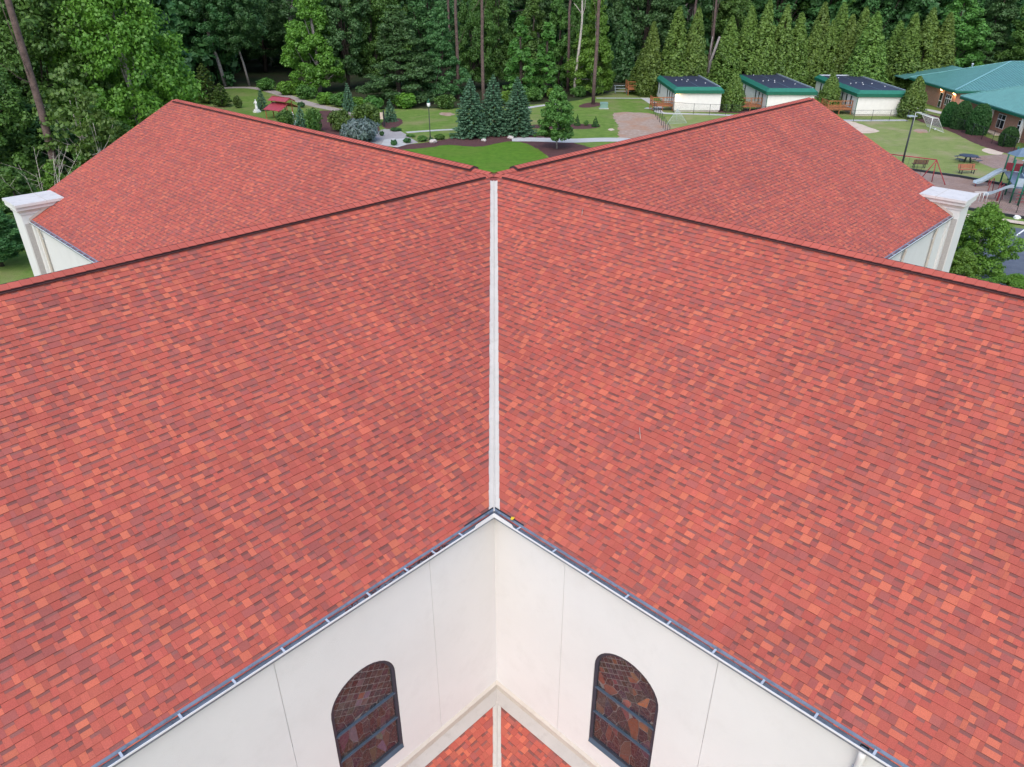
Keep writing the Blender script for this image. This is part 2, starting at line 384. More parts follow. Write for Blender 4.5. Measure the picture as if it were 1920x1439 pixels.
sheet('mulch_bed', px((735, 274), (800, 268), (845, 260), (870, 250), (930, 244), (985, 246), (1030, 256), (1075, 268), (1125, 282), (1130, 310), (1060, 322), (1036, 300), (1012, 281), (985, 268), (955, 265), (930, 270), (900, 276), (872, 275), (840, 271), (800, 278), (742, 282)), 0.010, M['mulch'], 0.12, 2)
sheet('mulch_bed', px((713, 232), (726, 224), (750, 221), (757, 230), (748, 238), (722, 244)), 0.010, M['mulch'], 0.08)
sheet('mulch_bed', px((985, 236), (1030, 232), (1095, 233), (1130, 234), (1120, 242), (1060, 243), (990, 241)), 0.010, M['mulch'], 0.06)
sheet('mulch_bed', px((1080, 201), (1098, 193), (1125, 192), (1128, 199), (1100, 203)), 0.010, M['mulch'], 0.1)
sheet('mulch_bed', px((1188, 170), (1236, 178), (1262, 208), (1360, 212), (1440, 214), (1420, 205), (1350, 200), (1300, 180)), 0.010, M['mulch'], 0.05, 0)
sheet('mulch_bed', px((1700, 222), (1740, 210), (1800, 236), (1860, 262), (1930, 286), (1960, 300), (1900, 292), (1830, 272), (1780, 244)), 0.012, M['mulch'], 0.08)
sheet('mulch_bed', px((560, 214), (620, 205), (690, 220), (720, 246), (690, 262), (600, 250)), 0.010, M['mulch'], 0.15)
sheet('bare_soil', px((1145, 214), (1165, 210), (1232, 213), (1250, 236), (1275, 262), (1240, 285), (1160, 285), (1160, 262), (1162, 238), (1152, 224)), 0.014, M['dirt'], 0.28)
sheet('bare_soil', px((1140, 242), (1150, 241), (1152, 245), (1143, 246)), 0.010, M['sand'], 0.1)
sheet('bare_soil', px((820, 212), (845, 211), (855, 216), (835, 219)), 0.010, M['dirt'], 0.2)
sheet('bare_soil', px((1712, 242), (1740, 243), (1738, 250), (1718, 250)), 0.010, M['dirt'], 0.2)
sheet('sand_patch', px((1575, 226), (1600, 228), (1632, 240), (1654, 247), (1628, 251), (1600, 249), (1570, 240)), 0.010, M['sand'], 0.1)
sheet('sand_patch', px((1838, 279), (1866, 278), (1885, 288), (1872, 292), (1845, 286)), 0.010, M['sand'], 0.1)
sheet('play_mulch', px((1640, 305), (1700, 318), (1800, 332), (1876, 346), (2100, 370), (2100, 420), (1900, 408), (1840, 396), (1700, 372), (1600, 345)), 0.010, M['playmulch'], 0.0, 0)
sheet('picnic_pad', px((1814, 294), (1884, 290), (1925, 305), (1890, 318), (1862, 316), (1835, 305)), 0.012, M['playmulch'], 0.03, 0)
sheet('parking_lot', px((1800, 418), (1880, 424), (1990, 440), (2300, 520), (2300, 700), (1700, 700), (1640, 470)), 0.010, M['asphalt'], 0.0, 0)
ribbon('footpath', [at(250, 176), at(330, 171), at(395, 167), at(450, 164), at(487, 166), at(530, 178), at(580, 196), at(640, 208), at(668, 216)], 2.1, 0.016, M['gravel'])
ribbon('footpath', [at(762, 249), at(800, 246), at(850, 243), at(900, 244), at(960, 247)], 1.0, 0.016, M['concrete'])
ribbon('footpath', [at(960, 262), at(1010, 262), at(1070, 265), at(1130, 262), at(1190, 263), at(1260, 275)], 2.6, 0.016, M['concrete'])
ribbon('footpath', [at(975, 205), at(1005, 200), at(1035, 196), at(1060, 192)], 1.2, 0.016, M['concrete'])
ribbon('footpath', [at(1118, 184.5), at(1160, 184.5), at(1210, 185)], 0.9, 0.016, M['concrete'])
ribbon('footpath', [at(1208, 184), at(1222, 192), at(1238, 204)], 1.5, 0.020, M['concrete'])
ribbon('footpath', [at(1210, 203), at(1232, 205), at(1236, 213.5), at(1300, 214), at(1430, 219), at(1580, 227), at(1700, 226)], 1.3, 0.024, M['concrete'])
ribbon('footpath', [at(1715, 203), at(1740, 206), at(1775, 215), at(1800, 222)], 1.5, 0.016, M['concrete'])
sheet('paved_terrace', px((690, 262), (712, 246), (722, 242), (775, 262), (784, 268), (745, 275), (700, 275)), 0.016, M['pavers'], 0.0, 0)
sheet('paved_terrace', px((715, 272), (720, 262), (757, 258), (762, 272), (745, 277)), 0.022, M['concrete'], 0.0, 0)
ribbon('footpath', [at(757, 260), at(740, 250), at(728, 243)], 2.2, 0.026, M['pavers'])
kb = MB()
k0 = [at(1640, 307), at(1700, 319), at(1800, 333), at(1876, 347), at(2050, 372)]
for i in range(4): kb.bar(k0[i] + Vector((0, 0, .1)), k0[i+1] + Vector((0, 0, .1)), 0.22, 0.24)
tag(kb.build('rubber_kerb', M['blackmetal']), kind='structure')
kb = MB(); k1 = [at(1780, 388), at(1900, 408), at(2050, 428)]
for i in range(2): kb.bar(k1[i] + Vector((0, 0, .1)), k1[i+1] + Vector((0, 0, .1)), 0.2, 0.24)
tag(kb.build('rubber_kerb', M['blackmetal']), kind='structure')
ribbon('kerb', [at(1800, 405), at(1885, 416), at(1990, 432)], 1.0, 0.12, M['sand'])
ribbon('parking_line', [at(1930, 425), at(1896, 449)], 0.14, 0.016, M['white'])
ribbon('parking_line', [at(1800, 500), at(1760, 540)], 0.14, 0.016, M['white'])
ribbon('parking_line', [at(1990, 470), at(1935, 520)], 0.14, 0.016, M['white'])

# ------------------------------------------------------------------ church: a cross of two gabled wings, seen into the corner between two arms
TA = math.radians(43.97)
HR = 5.07
CC = at(926, 325, CAM_H - HR)
ZR = CAM_H - HR; E_ = 7.80; LEN = 22.0; PT = 0.5
ZE = ZR - E_ * PT
church = thing('church', 'large white church with cross-shaped roof of red and orange shingles', 'church', (CC.x, CC.y, 0), PI/2 - TA)
RZ = PI/2 - TA
def cw(p):   # church coordinates to world
    c, s = math.cos(RZ), math.sin(RZ); return (CC.x + p[0]*c - p[1]*s, CC.y + p[0]*s + p[1]*c, p[2])
XA, XB, ZZ = Vector((1, 0, 0)), Vector((0, 1, 0)), Vector((0, 0, 1))

# roof decks (each slope of each arm)
decks = {}
TH = math.atan(PT); CT, ST = math.cos(TH), math.sin(TH)
for eu, nm in ((-XA, 'nl'), (-XB, 'nr'), (XB, 'fl'), (XA, 'fr')):
    for ed in ((XB, -XB) if abs(eu.x) > 0.5 else (XA, -XA)):
        def P(u, d, h): return eu*u + ed*d + ZZ*(ZR - PT*d + h)
        poly = [P(0, 0, -.02), P(LEN, 0, -.02), P(LEN, E_ - .02, -.02), P(E_ - .02, E_ - .02, -.02)]
        mb = MB(); mb.prism(poly, (0, 0, -0.16))
        decks[(nm, round(ed.x), round(ed.y))] = mb.build('roof_slope', M['deck'], church)

# shingles: laminated tabs of mixed width and colour, every one a thin wedge
EXP = 0.143
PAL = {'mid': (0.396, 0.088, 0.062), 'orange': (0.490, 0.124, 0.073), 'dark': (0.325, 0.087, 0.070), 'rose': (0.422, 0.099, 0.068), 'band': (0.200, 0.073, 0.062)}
srng = random.Random(11)
LAST = [0]
def tone():
    r = srng.random()
    if r >= .78 and LAST[0]: r = srng.random()*.78
    LAST[0] = r >= .78
    if r < .40: c = PAL['mid']
    elif r < .60: c = PAL['rose']
    elif r < .78: c = PAL['dark']
    else: c = PAL['orange']
    k = srng.uniform(.9, 1.1); j = srng.uniform(-.03, .03)
    return (c[0]*k*(1+j), c[1]*k*(1-j), c[2]*k)
pieces = []      # (verts, faces, tints, deck key, projected size)
def shingle_slope(org, eu, ed, pitch, d0, d1, gap, umax, key, umin_fn=None):
    th = math.atan(pitch); ct, st = math.cos(th), math.sin(th)
    dn = ed*ct - ZZ*st; nrm = ed*st + ZZ*ct
    s0, s1 = d0/ct, d1/ct
    k = 0; sb = s1
    while sb > s0 + 0.02:
        stp = max(s0, sb - EXP)
        cut = gap + srng.uniform(-.007, .007)
        ub, ut = sb*ct + cut, stp*ct + cut
        u = min(ub, ut) - 0.001; first = True; proud = srng.random() < .5
        u_end = umax + srng.uniform(-.004, .004)
        while u < u_end - .01:
            w = srng.choice((.06, .08, .10, .115, .13, .15, .19)) * srng.uniform(.9, 1.15)
            if first: w += 0.12
            u2 = min(u_end, u + w)
            if u_end - u2 < .05: u2 = u_end
            t = (0.0130 if proud else 0.0100) + srng.uniform(-.0008, .0008)
            lu_b, lu_t = (ub, ut) if first else (u, u)
            r = tone()
            band = (not proud) and srng.random() < .88 and (u2 - u) > .07
            wob = srng.uniform(-.003, .003)
            def Q(uu, ss, h): return tuple(org + eu*uu + dn*ss + nrm*h)
            sm = stp + (sb - stp) * srng.uniform(.28, .38) if band else stp
            hm = .002 + (t - .002) * ((sm - stp) / max(1e-6, sb - stp))
            e = .0008
            bi = min(.012, (u2-u)*.12) if band else 0
            vs = [Q(lu_t + e, stp, .002), Q(u2 - e, stp, .002), Q(lu_b + e, sb + wob, t), Q(u2 - e, sb + wob, t), Q(lu_b + e, sb + wob, -.004), Q(u2 - e, sb + wob, -.004)]
            fs = [(2, 3, 1, 0), (4, 5, 3, 2), (0, 4, 2, 2), (1, 3, 5, 5)]
            fs = [(2, 3, 1, 0), (4, 5, 3, 2), (4, 2, 0, 0), (5, 1, 3, 3)]
            edge_shade = tuple(c*.38 for c in r)  # edge faces darkened: the shadow line under each course is painted in
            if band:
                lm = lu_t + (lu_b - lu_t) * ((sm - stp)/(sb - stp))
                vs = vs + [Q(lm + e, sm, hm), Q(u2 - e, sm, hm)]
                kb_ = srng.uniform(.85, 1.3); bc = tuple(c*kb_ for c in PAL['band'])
                fs2 = [(6, 7, 1, 0), (2, 3, 7, 6), (4, 5, 3, 2)]; tn = [bc, r, edge_shade]
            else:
                fs2 = [(2, 3, 1, 0), (4, 5, 3, 2)]; tn = [r, edge_shade]
            # side walls as thin quads down to the deck
            a = len(vs); vs = vs + [Q(lu_t + e, stp, -.004), Q(u2 - e, stp, -.004)]
            fs2 += [(4, 2, 0, a), (3, 5, a+1, 1)]; tn += [edge_shade, edge_shade]
            cpt = cw(((Vector(vs[0]) + Vector(vs[3]))*.5))
            x, y = proj(cpt); size = 0
            if -10 < x < 1930 and -10 < y < 1449:
                pp = [proj(cw(vs[i])) for i in (0, 1, 3, 2)]
                size = abs(sum(pp[i][0]*pp[(i+1)%4][1] - pp[(i+1)%4][0]*pp[i][1] for i in range(4)))*.5
            pieces.append((vs, fs2, tn, key, size))
            u = u2; first = False
            proud = (not proud) if srng.random() < .8 else proud
        sb = stp; k += 1
O0 = Vector((0, 0, ZR))
VG = 0.150
shingle_slope(O0, -XA, -XB, PT, 0.0, E_ + .03, VG, LEN, ('nl', 0, -1))
shingle_slope(O0, -XB, -XA, PT, 0.0, E_ + .03, VG, LEN, ('nr', -1, 0))
shingle_slope(O0, XB, -XA, PT, 0.0, E_ + .03, VG, LEN + .03, ('fl', -1, 0))
shingle_slope(O0, XA, -XB, PT, 0.0, E_ + .03, VG, LEN + .03, ('fr', 0, -1))
# lower porch roof in the corner
WF = 7.76                                   # wall face
LP, LZ, LD = 0.30, 3.80, 4.2
O1 = Vector((-WF, -WF, LZ))
for eu, ed, key in ((-XA, -XB, 'lowl'), (-XB, -XA, 'lowr')):
    def P(u, d, h): return O1 + eu*u + ed*d + ZZ*(-LP*d + h)
    mb = MB(); mb.prism([P(0, 0, -.02), P(14, 0, -.02), P(14, LD, -.02), P(LD, LD, -.02)], (0, 0, -.14))
    decks[key] = mb.build('porch_roof_slope', M['deck'], church)
    shingle_slope(O1, eu, ed, LP, 0.0, LD, 0.13, 9.0, key)

big = sorted(range(len(pieces)), key=lambda i: -pieces[i][4])[:300]
bigset = set(big)
def piece_mesh(plist, name):
    V, Fa, T = [], [], []; n = 0
    for vs, fs, tn, *_ in plist:
        V += vs; Fa += [tuple(i + n for i in f) for f in fs]; T += tn; n += len(vs)
    return np_mesh(name, np.array(V), np.array(Fa), M['shingle'], np.array(T))
link('shingle_field', piece_mesh([p for i, p in enumerate(pieces) if i not in bigset], 'shingle_field'), church)['kind'] = 'stuff'
for i in big: link('shingle', piece_mesh([pieces[i]], 'shingle'), decks[pieces[i][3]])

# ridge vents and cap shingles
caps = []
CAPX = 0.19
def ridge(eu, key, v0, cap0):
    near = key[0] in ('nl', 'nr')
    side = XB if abs(eu.x) > .5 else XA
    def T(u, w, h):      # w: signed distance down the slope, h above the slope
        a = abs(w); s = 1 if w >= 0 else -1
        return eu*u + side*(s*(a*CT + h*ST)) + ZZ*(ZR - a*ST + h*CT)
    def strip(nm, w0, w1, h0, h1, mat, u0, u1):
        mb = MB()
        for s in (1, -1):
            q = [T(u0, s*w0, h0), T(u0, s*w1, h0), T(u0, s*w1, h1), T(u0, s*w0, h1)]
            mb.prism(q if s*(1 if abs(eu.x) > .5 else -1) > 0 else q[::-1], eu*(u1-u0))
        o = mb.build(nm, mat, decks[key]); return o
    v1 = LEN - .35
    strip('ridge_vent', .0, .158, .008, .034, M['vent'], v0, v1)
    strip('vent_louvre', .0, .172, .034, .052, M['vent2'], v0, v1)
    strip('vent_gap', .0, .160, .052, .082, M['vent'], v0, v1)
    # a nail strip of lighter shingle under the vent belongs to the slope itself
    u = cap0; n = 0
    while u < LEN:
        vent = v0 - .02 <= u <= v1 - .1
        h0 = .086 if vent else .014
        hw = .150 if vent else .15
        u2 = min(u + CAPX + .04, LEN + .03); lift = .016
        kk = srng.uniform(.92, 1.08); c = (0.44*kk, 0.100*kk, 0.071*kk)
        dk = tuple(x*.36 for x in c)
        # tail (outer end, towards u) tucks under, head nearer the crossing lies on top
        vs = []
        for uu, hh in (((u, h0 + .001), (u2, h0 + lift)) if near else ((u, h0 + lift), (u2, h0 + .001))):
            vs += [T(uu, -hw, hh - .004), (T(uu, .03, hh) + T(uu, -.03, hh))*.5 + ZZ*.004, T(uu, hw, hh - .004)]
        lo = []
        for uu, hh in (((u, h0 - .008), (u2, h0 + lift - .014)) if near else ((u, h0 + lift - .014), (u2, h0 - .008))):
            lo += [T(uu, -hw, hh - .004), (T(uu, .03, hh) + T(uu, -.03, hh))*.5, T(uu, hw, hh - .004)]
        V = [tuple(p) for p in vs + lo]
        fs = [(0, 1, 4, 3), (1, 2, 5, 4), (0, 6, 7, 1), (1, 7, 8, 2), (0, 3, 9, 6), (2, 8, 11, 5), (3, 4, 10, 9), (4, 5, 11, 10)]
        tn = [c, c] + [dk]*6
        x, y = proj(cw((Vector(V[1]) + Vector(V[4]))*.5)); size = 0
        if -10 < x < 1930 and -10 < y < 1449: size = 1000.0 / depth(cw(V[1]))
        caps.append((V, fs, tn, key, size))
        u += CAPX; n += 1
ridge(-XA, ('nl', 0, -1), 0.50, 0.12)
ridge(-XB, ('nr', -1, 0), 0.50, 0.12)
ridge(XB, ('fl', -1, 0), 0.85, 0.12)
ridge(XA, ('fr', 0, -1), 0.85, 0.12)
cb = sorted(range(len(caps)), key=lambda i: -caps[i][4])[:300]; cbs = set(cb)
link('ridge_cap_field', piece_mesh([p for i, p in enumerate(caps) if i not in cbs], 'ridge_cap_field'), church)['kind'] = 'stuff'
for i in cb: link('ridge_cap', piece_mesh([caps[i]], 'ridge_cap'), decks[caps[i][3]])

# white metal valley between the two near arms (three lapped lengths), and the porch valley
def valley(org, pitch, s0, s1, hw, lift, name='valley_flashing'):
    mb = MB(); prof = [(-hw, -.012), (-.016, .004), (-.010, .030), (.010, .030), (.016, .004), (hw, -.012)]
    rows = []
    for s in (s0, s1):
        row = []
        for w, h in prof:
            t = abs(w)*.7071
            u, d = s + t, s - t
            p = org + (-XA*u - XB*d if w < 0 else -XA*d - XB*u) + ZZ*(-pitch*d + h + lift)
            row.append(p)
        rows.append(row)
    n = len(prof)
    mb.add(rows[0] + rows[1], [(i, i+1, n+i+1, n+i) for i in range(n-1)])
    return mb.build(name, M['valley'], church)
valley(O0, PT, .30, 3.3, .17, .002); valley(O0, PT, 3.2, 5.9, .17, .000); valley(O0, PT, 5.8, 7.84, .17, -.002)
valley(O1, LP, .0, LD, .15, .000)

# gutters with hangers
def gutter(eu, ed, u0, u1, hang, splash):
    def G(u, x, z): return eu*u + ed*(E_ + x) + ZZ*(ZE + z)
    prof = [(-.02, .026), (.014, .012), (.014, -.105), (.095, -.105), (.128, -.03), (.128, .0), (.118, .0), (.118, -.018), (.106, -.034), (.022, -.040), (.022, .012)]
    vs = []; n = len(prof)
    for k in (0, 1):
        for x, z in prof: vs.append(G((u0 + (x if splash else 0)) if k == 0 else u1, x, z))
    mb = MB(); mb.add(vs, [(i, (i+1)%n, n+(i+1)%n, n+i) for i in range(n)])
    g_ = mb.build('gutter', M['gutter'], church)
    lip = MB()
    a = [(.1305, -.028), (.1305, .004), (.119, .004), (.119, .0015), (.128, .0015), (.1285, -.028)]
    vs = []
    for k in (0, 1):
        for x, z in a: vs.append(G((u0 + (x if splash else 0)) if k == 0 else u1, x, z))
    lip.add(vs, [(i, (i+1)%6, 6+(i+1)%6, 6+i) for i in range(6)])
    lip.build('gutter_lip', M['gutterlip'], g_)
    for u in hang:
        h = MB()
        for p, q in (((.0, .006), (.118, .008)),):
            h.prism([G(u-.017, p[0], p[1]), G(u+.017, p[0], p[1]), G(u+.017, q[0], q[1]), G(u-.017, q[0], q[1])], ZZ*.006)
        h.build('gutter_hanger', M['hanger'], g_)
    if splash:
        s = MB(); s.prism([G(u0+.131, .1315, -.025), G(u0+.68, .1315, -.025), G(u0+.60, .1315, .065), G(u0+.133, .1315, .075)], ed*.004)
        s.build('splash_guard', M['gutterlip'], g_)
        d = MB(); d.prism([G(u0-.02, -.05, .03), G(u0+.75, -.05, .03), G(u0+.75, .004, .012), G(u0+.0, .004, .012)], ZZ*.004)
        d.build('drip_edge', M['blackmetal'], g_)
    return g_, G
hl = [8.74, 9.40] + [10.02 + .8*k for k in range(15)]
hrr = [8.52, 9.40, 10.2, 11.0, 11.82] + [12.63 + .8*k for k in range(11)]
gl, GL = gutter(-XA, -XB, E_, LEN, hl, True)
gr, GR = gutter(-XB, -XA, E_, LEN, hrr, True)
gutter(XB, -XA, E_, 20.15, [8.3 + .62*k for k in range(19)], False)
gutter(XA, -XB, E_, 20.15, [8.3 + .8*k for k in range(15)], False)
# dead leaves lying in the left gutter, one yellow leaf by the right one
V = []; Fa = []
for k in range(150):
    u = srng.choice((srng.uniform(9.05, 9.7), srng.uniform(9.3, 11.3))); x = srng.uniform(.03, .10); c = GL(u, x, -.036 + srng.random()*.02)
    a = srng.uniform(0, 6.28); r = srng.uniform(.012, .032); n = len(V)
    for t in range(4): V.append(tuple(c + Vector((math.cos(a+t*PI/2)*r*(1 if t % 2 else .55), math.sin(a+t*PI/2)*r*(1 if t % 2 else .55), srng.uniform(-.012, .012)))))
    Fa.append((n, n+1, n+2, n+3))
o = link('leaf_litter', np_mesh('leaf_litter', V, Fa, M['litter']), None, loc=church.location, rot=church.rotation_euler)
tag(o, 'dark red dead leaves lying in the left gutter near the corner', 'leaves', kind='stuff')
yl = MB(); c = GR(8.28, -.02, .05)
yl.add([tuple(c + Vector(p)) for p in ((-.05, -.02, 0), (0, -.035, .012), (.055, 0, .004), (.01, .04, .015), (-.04, .025, .0))], [(0, 1, 2, 3, 4)])
o = yl.build('fallen_leaf', M['yellowleaf'], None, loc=church.location, rot=church.rotation_euler)
tag(o, 'single yellow leaf lying on the gutter edge right of the valley', 'leaf')

# walls: a core behind stucco panels with open joints
core = MB(); CF = 7.66
core.box(-21.7, 21.7, -CF, CF, 0, 8.86); core.box(-CF+.004, CF-.004, -21.7, 21.7, 0, 8.855)
wall = core.build('wall', M['trim'], church)
for eu, side in ((-XA, XB), (XA, XB), (-XB, XA), (XB, XA)):   # gables
    mb = MB(); mb.prism([eu*21.3 + side*7.6 + ZZ*8.8, eu*21.3 - side*7.6 + ZZ*8.8, eu*21.3 + ZZ*12.6], eu*.42)
    mb.build('gable', M['stucco'], wall)
def arch_pts(cu, hw, zs, n=14, rise=None):
    rise = rise or hw
    return [(cu + hw*math.cos(PI*k/n), zs + rise*math.sin(PI*k/n)) for k in range(n+1)]   # from +hw round to -hw
def panel(eu, ed, u0, u1, z0, z1, opening=None, mat='stucco'):
    """a stucco panel; opening = (centre u, half width, sill z, spring z, rise)"""
    def P(u, z, x): return eu*u + ed*x + ZZ*z
    mb = MB(); T0, T1 = CF + .002, WF
    def quad(a, b, c, d):    # outline in (u,z), makes a slab piece
        poly = [P(q[0], q[1], T1) for q in (a, b, c, d)]
        mb.prism(poly, ed*(T0 - T1))
    if not opening: quad((u0, z0), (u1, z0), (u1, z1), (u0, z1))
    else:
        cu, hw, zl, zs, rise = opening
        quad((u0, z0), (u1, z0), (u1, zl), (u0, zl)); quad((u0, zl), (cu-hw, zl), (cu-hw, zs), (u0, zs)); quad((cu+hw, zl), (u1, zl), (u1, zs), (cu+hw, zs))
        ap = arch_pts(cu, hw, zs, 16, rise)
        vs = [P(u, z, T1) for u, z in ap] + [P(u, z, T0) for u, z in ap]; n = len(ap)
        top = [(u1 if k == 0 else (u0 if k == n-1 else u), zs if k in (0, n-1) else z1) for k, (u, z) in enumerate(ap)]
        A = [P(u, z, T1) for u, z in ap]; B = [P(u, z, T1) for u, z in top]
        fs = []
        mb.add(A + B, [(i, i+1, n+i+1, n+i) for i in range(1, n-2)])
        mb.add([A[0], A[1], B[1], P(u1, z1, T1), P(u1, zs, T1)], [(0, 1, 2, 3, 4)])
        mb.add([A[n-1], A[n-2], B[n-2], P(u0, z1, T1), P(u0, zs, T1)], [(0, 4, 3, 2, 1)])
        mb.add(vs, [(i, i+1, n+i+1, n+i) for i in range(n-1)])          # reveal of the arch
        bm = None
    o = mb.build('wall_panel', M[mat], wall)
    bm = bmesh.new(); bm.from_mesh(o.data); bmesh.ops.recalc_face_normals(bm, faces=bm.faces); bm.to_mesh(o.data); bm.free()
    return o
JG = .003
def wall_run(eu, ed, joints, z0, z1, openings=()):
    for i in range(len(joints)-1):
        a, b = joints[i] + (JG if i else 0), joints[i+1] - JG
        op = [o for o in openings if a < o[0] < b]
        panel(eu, ed, a, b, z0, z1, op[0] if op else None)
OPL = (11.10, .705, 4.50, 6.70, .66); OPR = (11.09, .71, 4.58, 6.80, .66)
wall_run(-XA, -XB, [WF, 9.42, 12.56, 15.70, 18.84, 21.7], 3.6, 8.93, [OPL])
wall_run(-XB, -XA, [WF, 9.57, 12.68, 15.82, 18.96, 21.7], 3.6, 8.93, [OPR])
wall_run(XB, -XA, [WF, 10.2, 13.3, 16.4, 20.19], 0.0, 8.93)
wall_run(XA, -XB, [WF, 10.2, 13.3, 16.4, 20.19], 0.0, 8.93)
# porch: moulding on the wall, apron flashing, wall below
for eu, ed in ((-XA, -XB), (-XB, -XA)):
    def P(u, x, z): return eu*u + ed*(WF + x) + ZZ*z
    prof = [(-.01, 4.13), (.06, 4.08), (.06, 4.04), (.03, 4.01), (.03, 3.86), (-.01, 3.86)]
    vs = [P(WF + x, x, z) for x, z in prof] + [P(21.6, x, z) for x, z in prof]; n = 6
    mb = MB(); mb.add(vs, [(i, (i+1) % n, n + (i+1) % n, n + i) for i in range(n)]); mb.build('wall_moulding', M['trim'], wall)
    mb = MB(); d = .23
    poly = [P(WF + .03, .03, 3.875), P(21.6, .03, 3.875), P(21.6, d, LZ - LP*d + .022), P(WF + d, d, LZ - LP*d + .022)]
    mb.prism(poly, (0, 0, -.006)); mb.build('apron_flashing', M['apron'], wall)
    mb = MB(); mb.prism([P(WF + 3.6, 3.6, 0), P(21.6, 3.6, 0), P(21.6, 3.6, LZ - LP*3.6 - .1), P(WF + 3.6, 3.6, LZ - LP*3.6 - .1)], -ed*.2)
    mb.build('porch_wall', M['stucco'], church)

# stained-glass windows
def clip(poly, nx, ny, c):          # keep nx*x + ny*y <= c
    out = []
    for i in range(len(poly)):
        a = poly[i]; b = poly[(i+1) % len(poly)]; da = nx*a[0]+ny*a[1]-c; db = nx*b[0]+ny*b[1]-c
        if da <= 0: out.append(a)
        if da*db < 0:
            t = da/(da-db); out.append((a[0]+(b[0]-a[0])*t, a[1]+(b[1]-a[1])*t))
    return out
def window(eu, ed, op, seed, style):
    rs = random.Random(seed); cu, hw, zl, zs, rise = op; X = WF
    def P(u, z, x): return eu*u + ed*x + ZZ*z
    outl = [(cu+hw-.004, zl+.004)] + [(u*.994 + cu*.006, z-.004) for u, z in arch_pts(cu, hw, zs, 20, rise)] + [(cu-hw+.004, zl+.004)]
    fw = .07
    inl = [(cu+hw-fw, zl+.13)] + [(cu + (hw-fw)*math.cos(PI*k/20), zs + (rise-fw)*math.sin(PI*k/20)) for k in range(21)] + [(cu-hw+fw, zl+.13)]
    n = len(outl); mb = MB()
    o_f = [P(u, z, X-.012) for u, z in outl]; i_f = [P(u, z, X-.028) for u, z in inl]; i_b = [P(u, z, X-.075) for u, z in inl]; o_b = [P(u, z, X-.08) for u, z in outl]
    mb.add(o_f + i_f + i_b + o_b, [(i, (i+1) % n, n+(i+1) % n, n+i) for i in range(n)] + [(n+i, n+(i+1) % n, 2*n+(i+1) % n, 2*n+i) for i in range(n)] + [((i+1) % n, i, 3*n+i, 3*n+(i+1) % n) for i in range(n)])
    w = mb.build('window', M['winframe'], church)
    bm = bmesh.new(); bm.from_mesh(w.data); bmesh.ops.recalc_face_normals(bm, faces=bm.faces); bm.to_mesh(w.data); bm.free()
    sill = MB(); sill.prism([P(cu-hw+.01, zl+.006, X+.02), P(cu+hw-.01, zl+.006, X+.02), P(cu+hw-.01, zl+.05, X+.0), P(cu+hw-.01, zl+.13, X-.03), P(cu-hw+.01, zl+.13, X-.03), P(cu-hw+.01, zl+.05, X+.0)][:2] +
               [P(cu+hw-.01, zl+.10, X-.02), P(cu-hw+.01, zl+.10, X-.02)], -ed*.03); sill.build('window_sill', M['winbar'], w)
    for k, zb in enumerate((zl + .92, zl + 1.62)):
        b = MB(); b.bar(P(cu-hw+fw*.6, zb, X-.035), P(cu+hw-fw*.6, zb, X-.035), .036, .045, up=tuple(ed)); b.build('window_bar', M['winbar'], w)
    # backing of lead lines
    lead = MB(); lead.add([P(u, z, X-.066) for u, z in inl], [tuple(range(n))]); lead.build('lead_came', M['came'], w)
    # panes: lattice above, long curved pieces below
    seeds = []
    ztop = zs + rise
    if style == 0:
        g_ = .135
        for i in range(-9, 10):
            for j in range(-9, 10):
                a = .55; x = (i*math.cos(a) - j*math.sin(a))*g_; z = (i*math.sin(a) + j*math.cos(a))*g_*1.1
                u, zz = cu + .12 + x, zs + .35 + z
                if zz > zl + 1.6 + .25*math.sin((u-cu)*6) and abs(u-cu) < hw+.08 and zz < ztop+.08: seeds.append((u + rs.uniform(-.006, .006), zz, 1.0))
    else:
        for i in range(-5, 4):
            for j in range(-4, 5):
                u, zz = cu - .25 + (i*.8 - j*.5)*.12, zs + .25 + (i*.5 + j*.8)*.12
                if zz > zl + 1.95 and cu - hw - .08 < u < cu + .15 and zz < ztop + .08: seeds.append((u, zz, 1.0))
    tries = 0
    while len(seeds) < (150 if style == 0 else 135) and tries < 6000:
        tries += 1; u = rs.uniform(cu-hw, cu+hw); z = rs.uniform(zl+.1, ztop)
        dmin = .078 if z > zl + .95 else .066
        if style == 0 and z > zl + 1.68: continue
        if all(((u-a)**2*1.9 + ((z-b)*.62)**2) > dmin**2 for a, b, _ in seeds): seeds.append((u, z, .62))
    ovals = [(cu+.12, zs+.22), (cu+.36, zs-.12), (cu-.02, zs-.42), (cu+.42, zs-.75)] if style else [(cu+.05, zs+.02)]
    cen = (cu, zs - .6)
    for i, (su, sz, ax) in enumerate(seeds):
        poly = list(inl)
        poly = [(u, z) for u, z in poly]
        for j, (tu, tz, _) in enumerate(seeds):
            if i == j: continue
            if abs(tu-su) > .6 or abs(tz-sz) > .7: continue
            kx, kz = (1.38, .62) if (sz < zl + 1.65) else (1.0, 1.0)
            nx, nz = (tu-su)*kx*kx, (tz-sz)*kz*kz
            c = nx*(su+tu)/2 + nz*(sz+tz)/2
            poly = clip(poly, nx, nz, c)
            if len(poly) < 3: break
        if len(poly) < 3: continue
        gx = sum(p[0] for p in poly)/len(poly); gz = sum(p[1] for p in poly)/len(poly)
        rr = max(math.hypot(p[0]-gx, p[1]-gz) for p in poly)
        if rr < .02: continue
        k = 1 - .0095/max(.03, rr*.7)
        pp = [(gx+(p[0]-gx)*k, gz+(p[1]-gz)*k) for p in poly]
        r = rs.random()
        col = (.044, .027, .030) if r < .5 else ((.034, .026, .031) if r < .78 else ((.070, .046, .044) if r < .93 else (.10, .09, .10)))
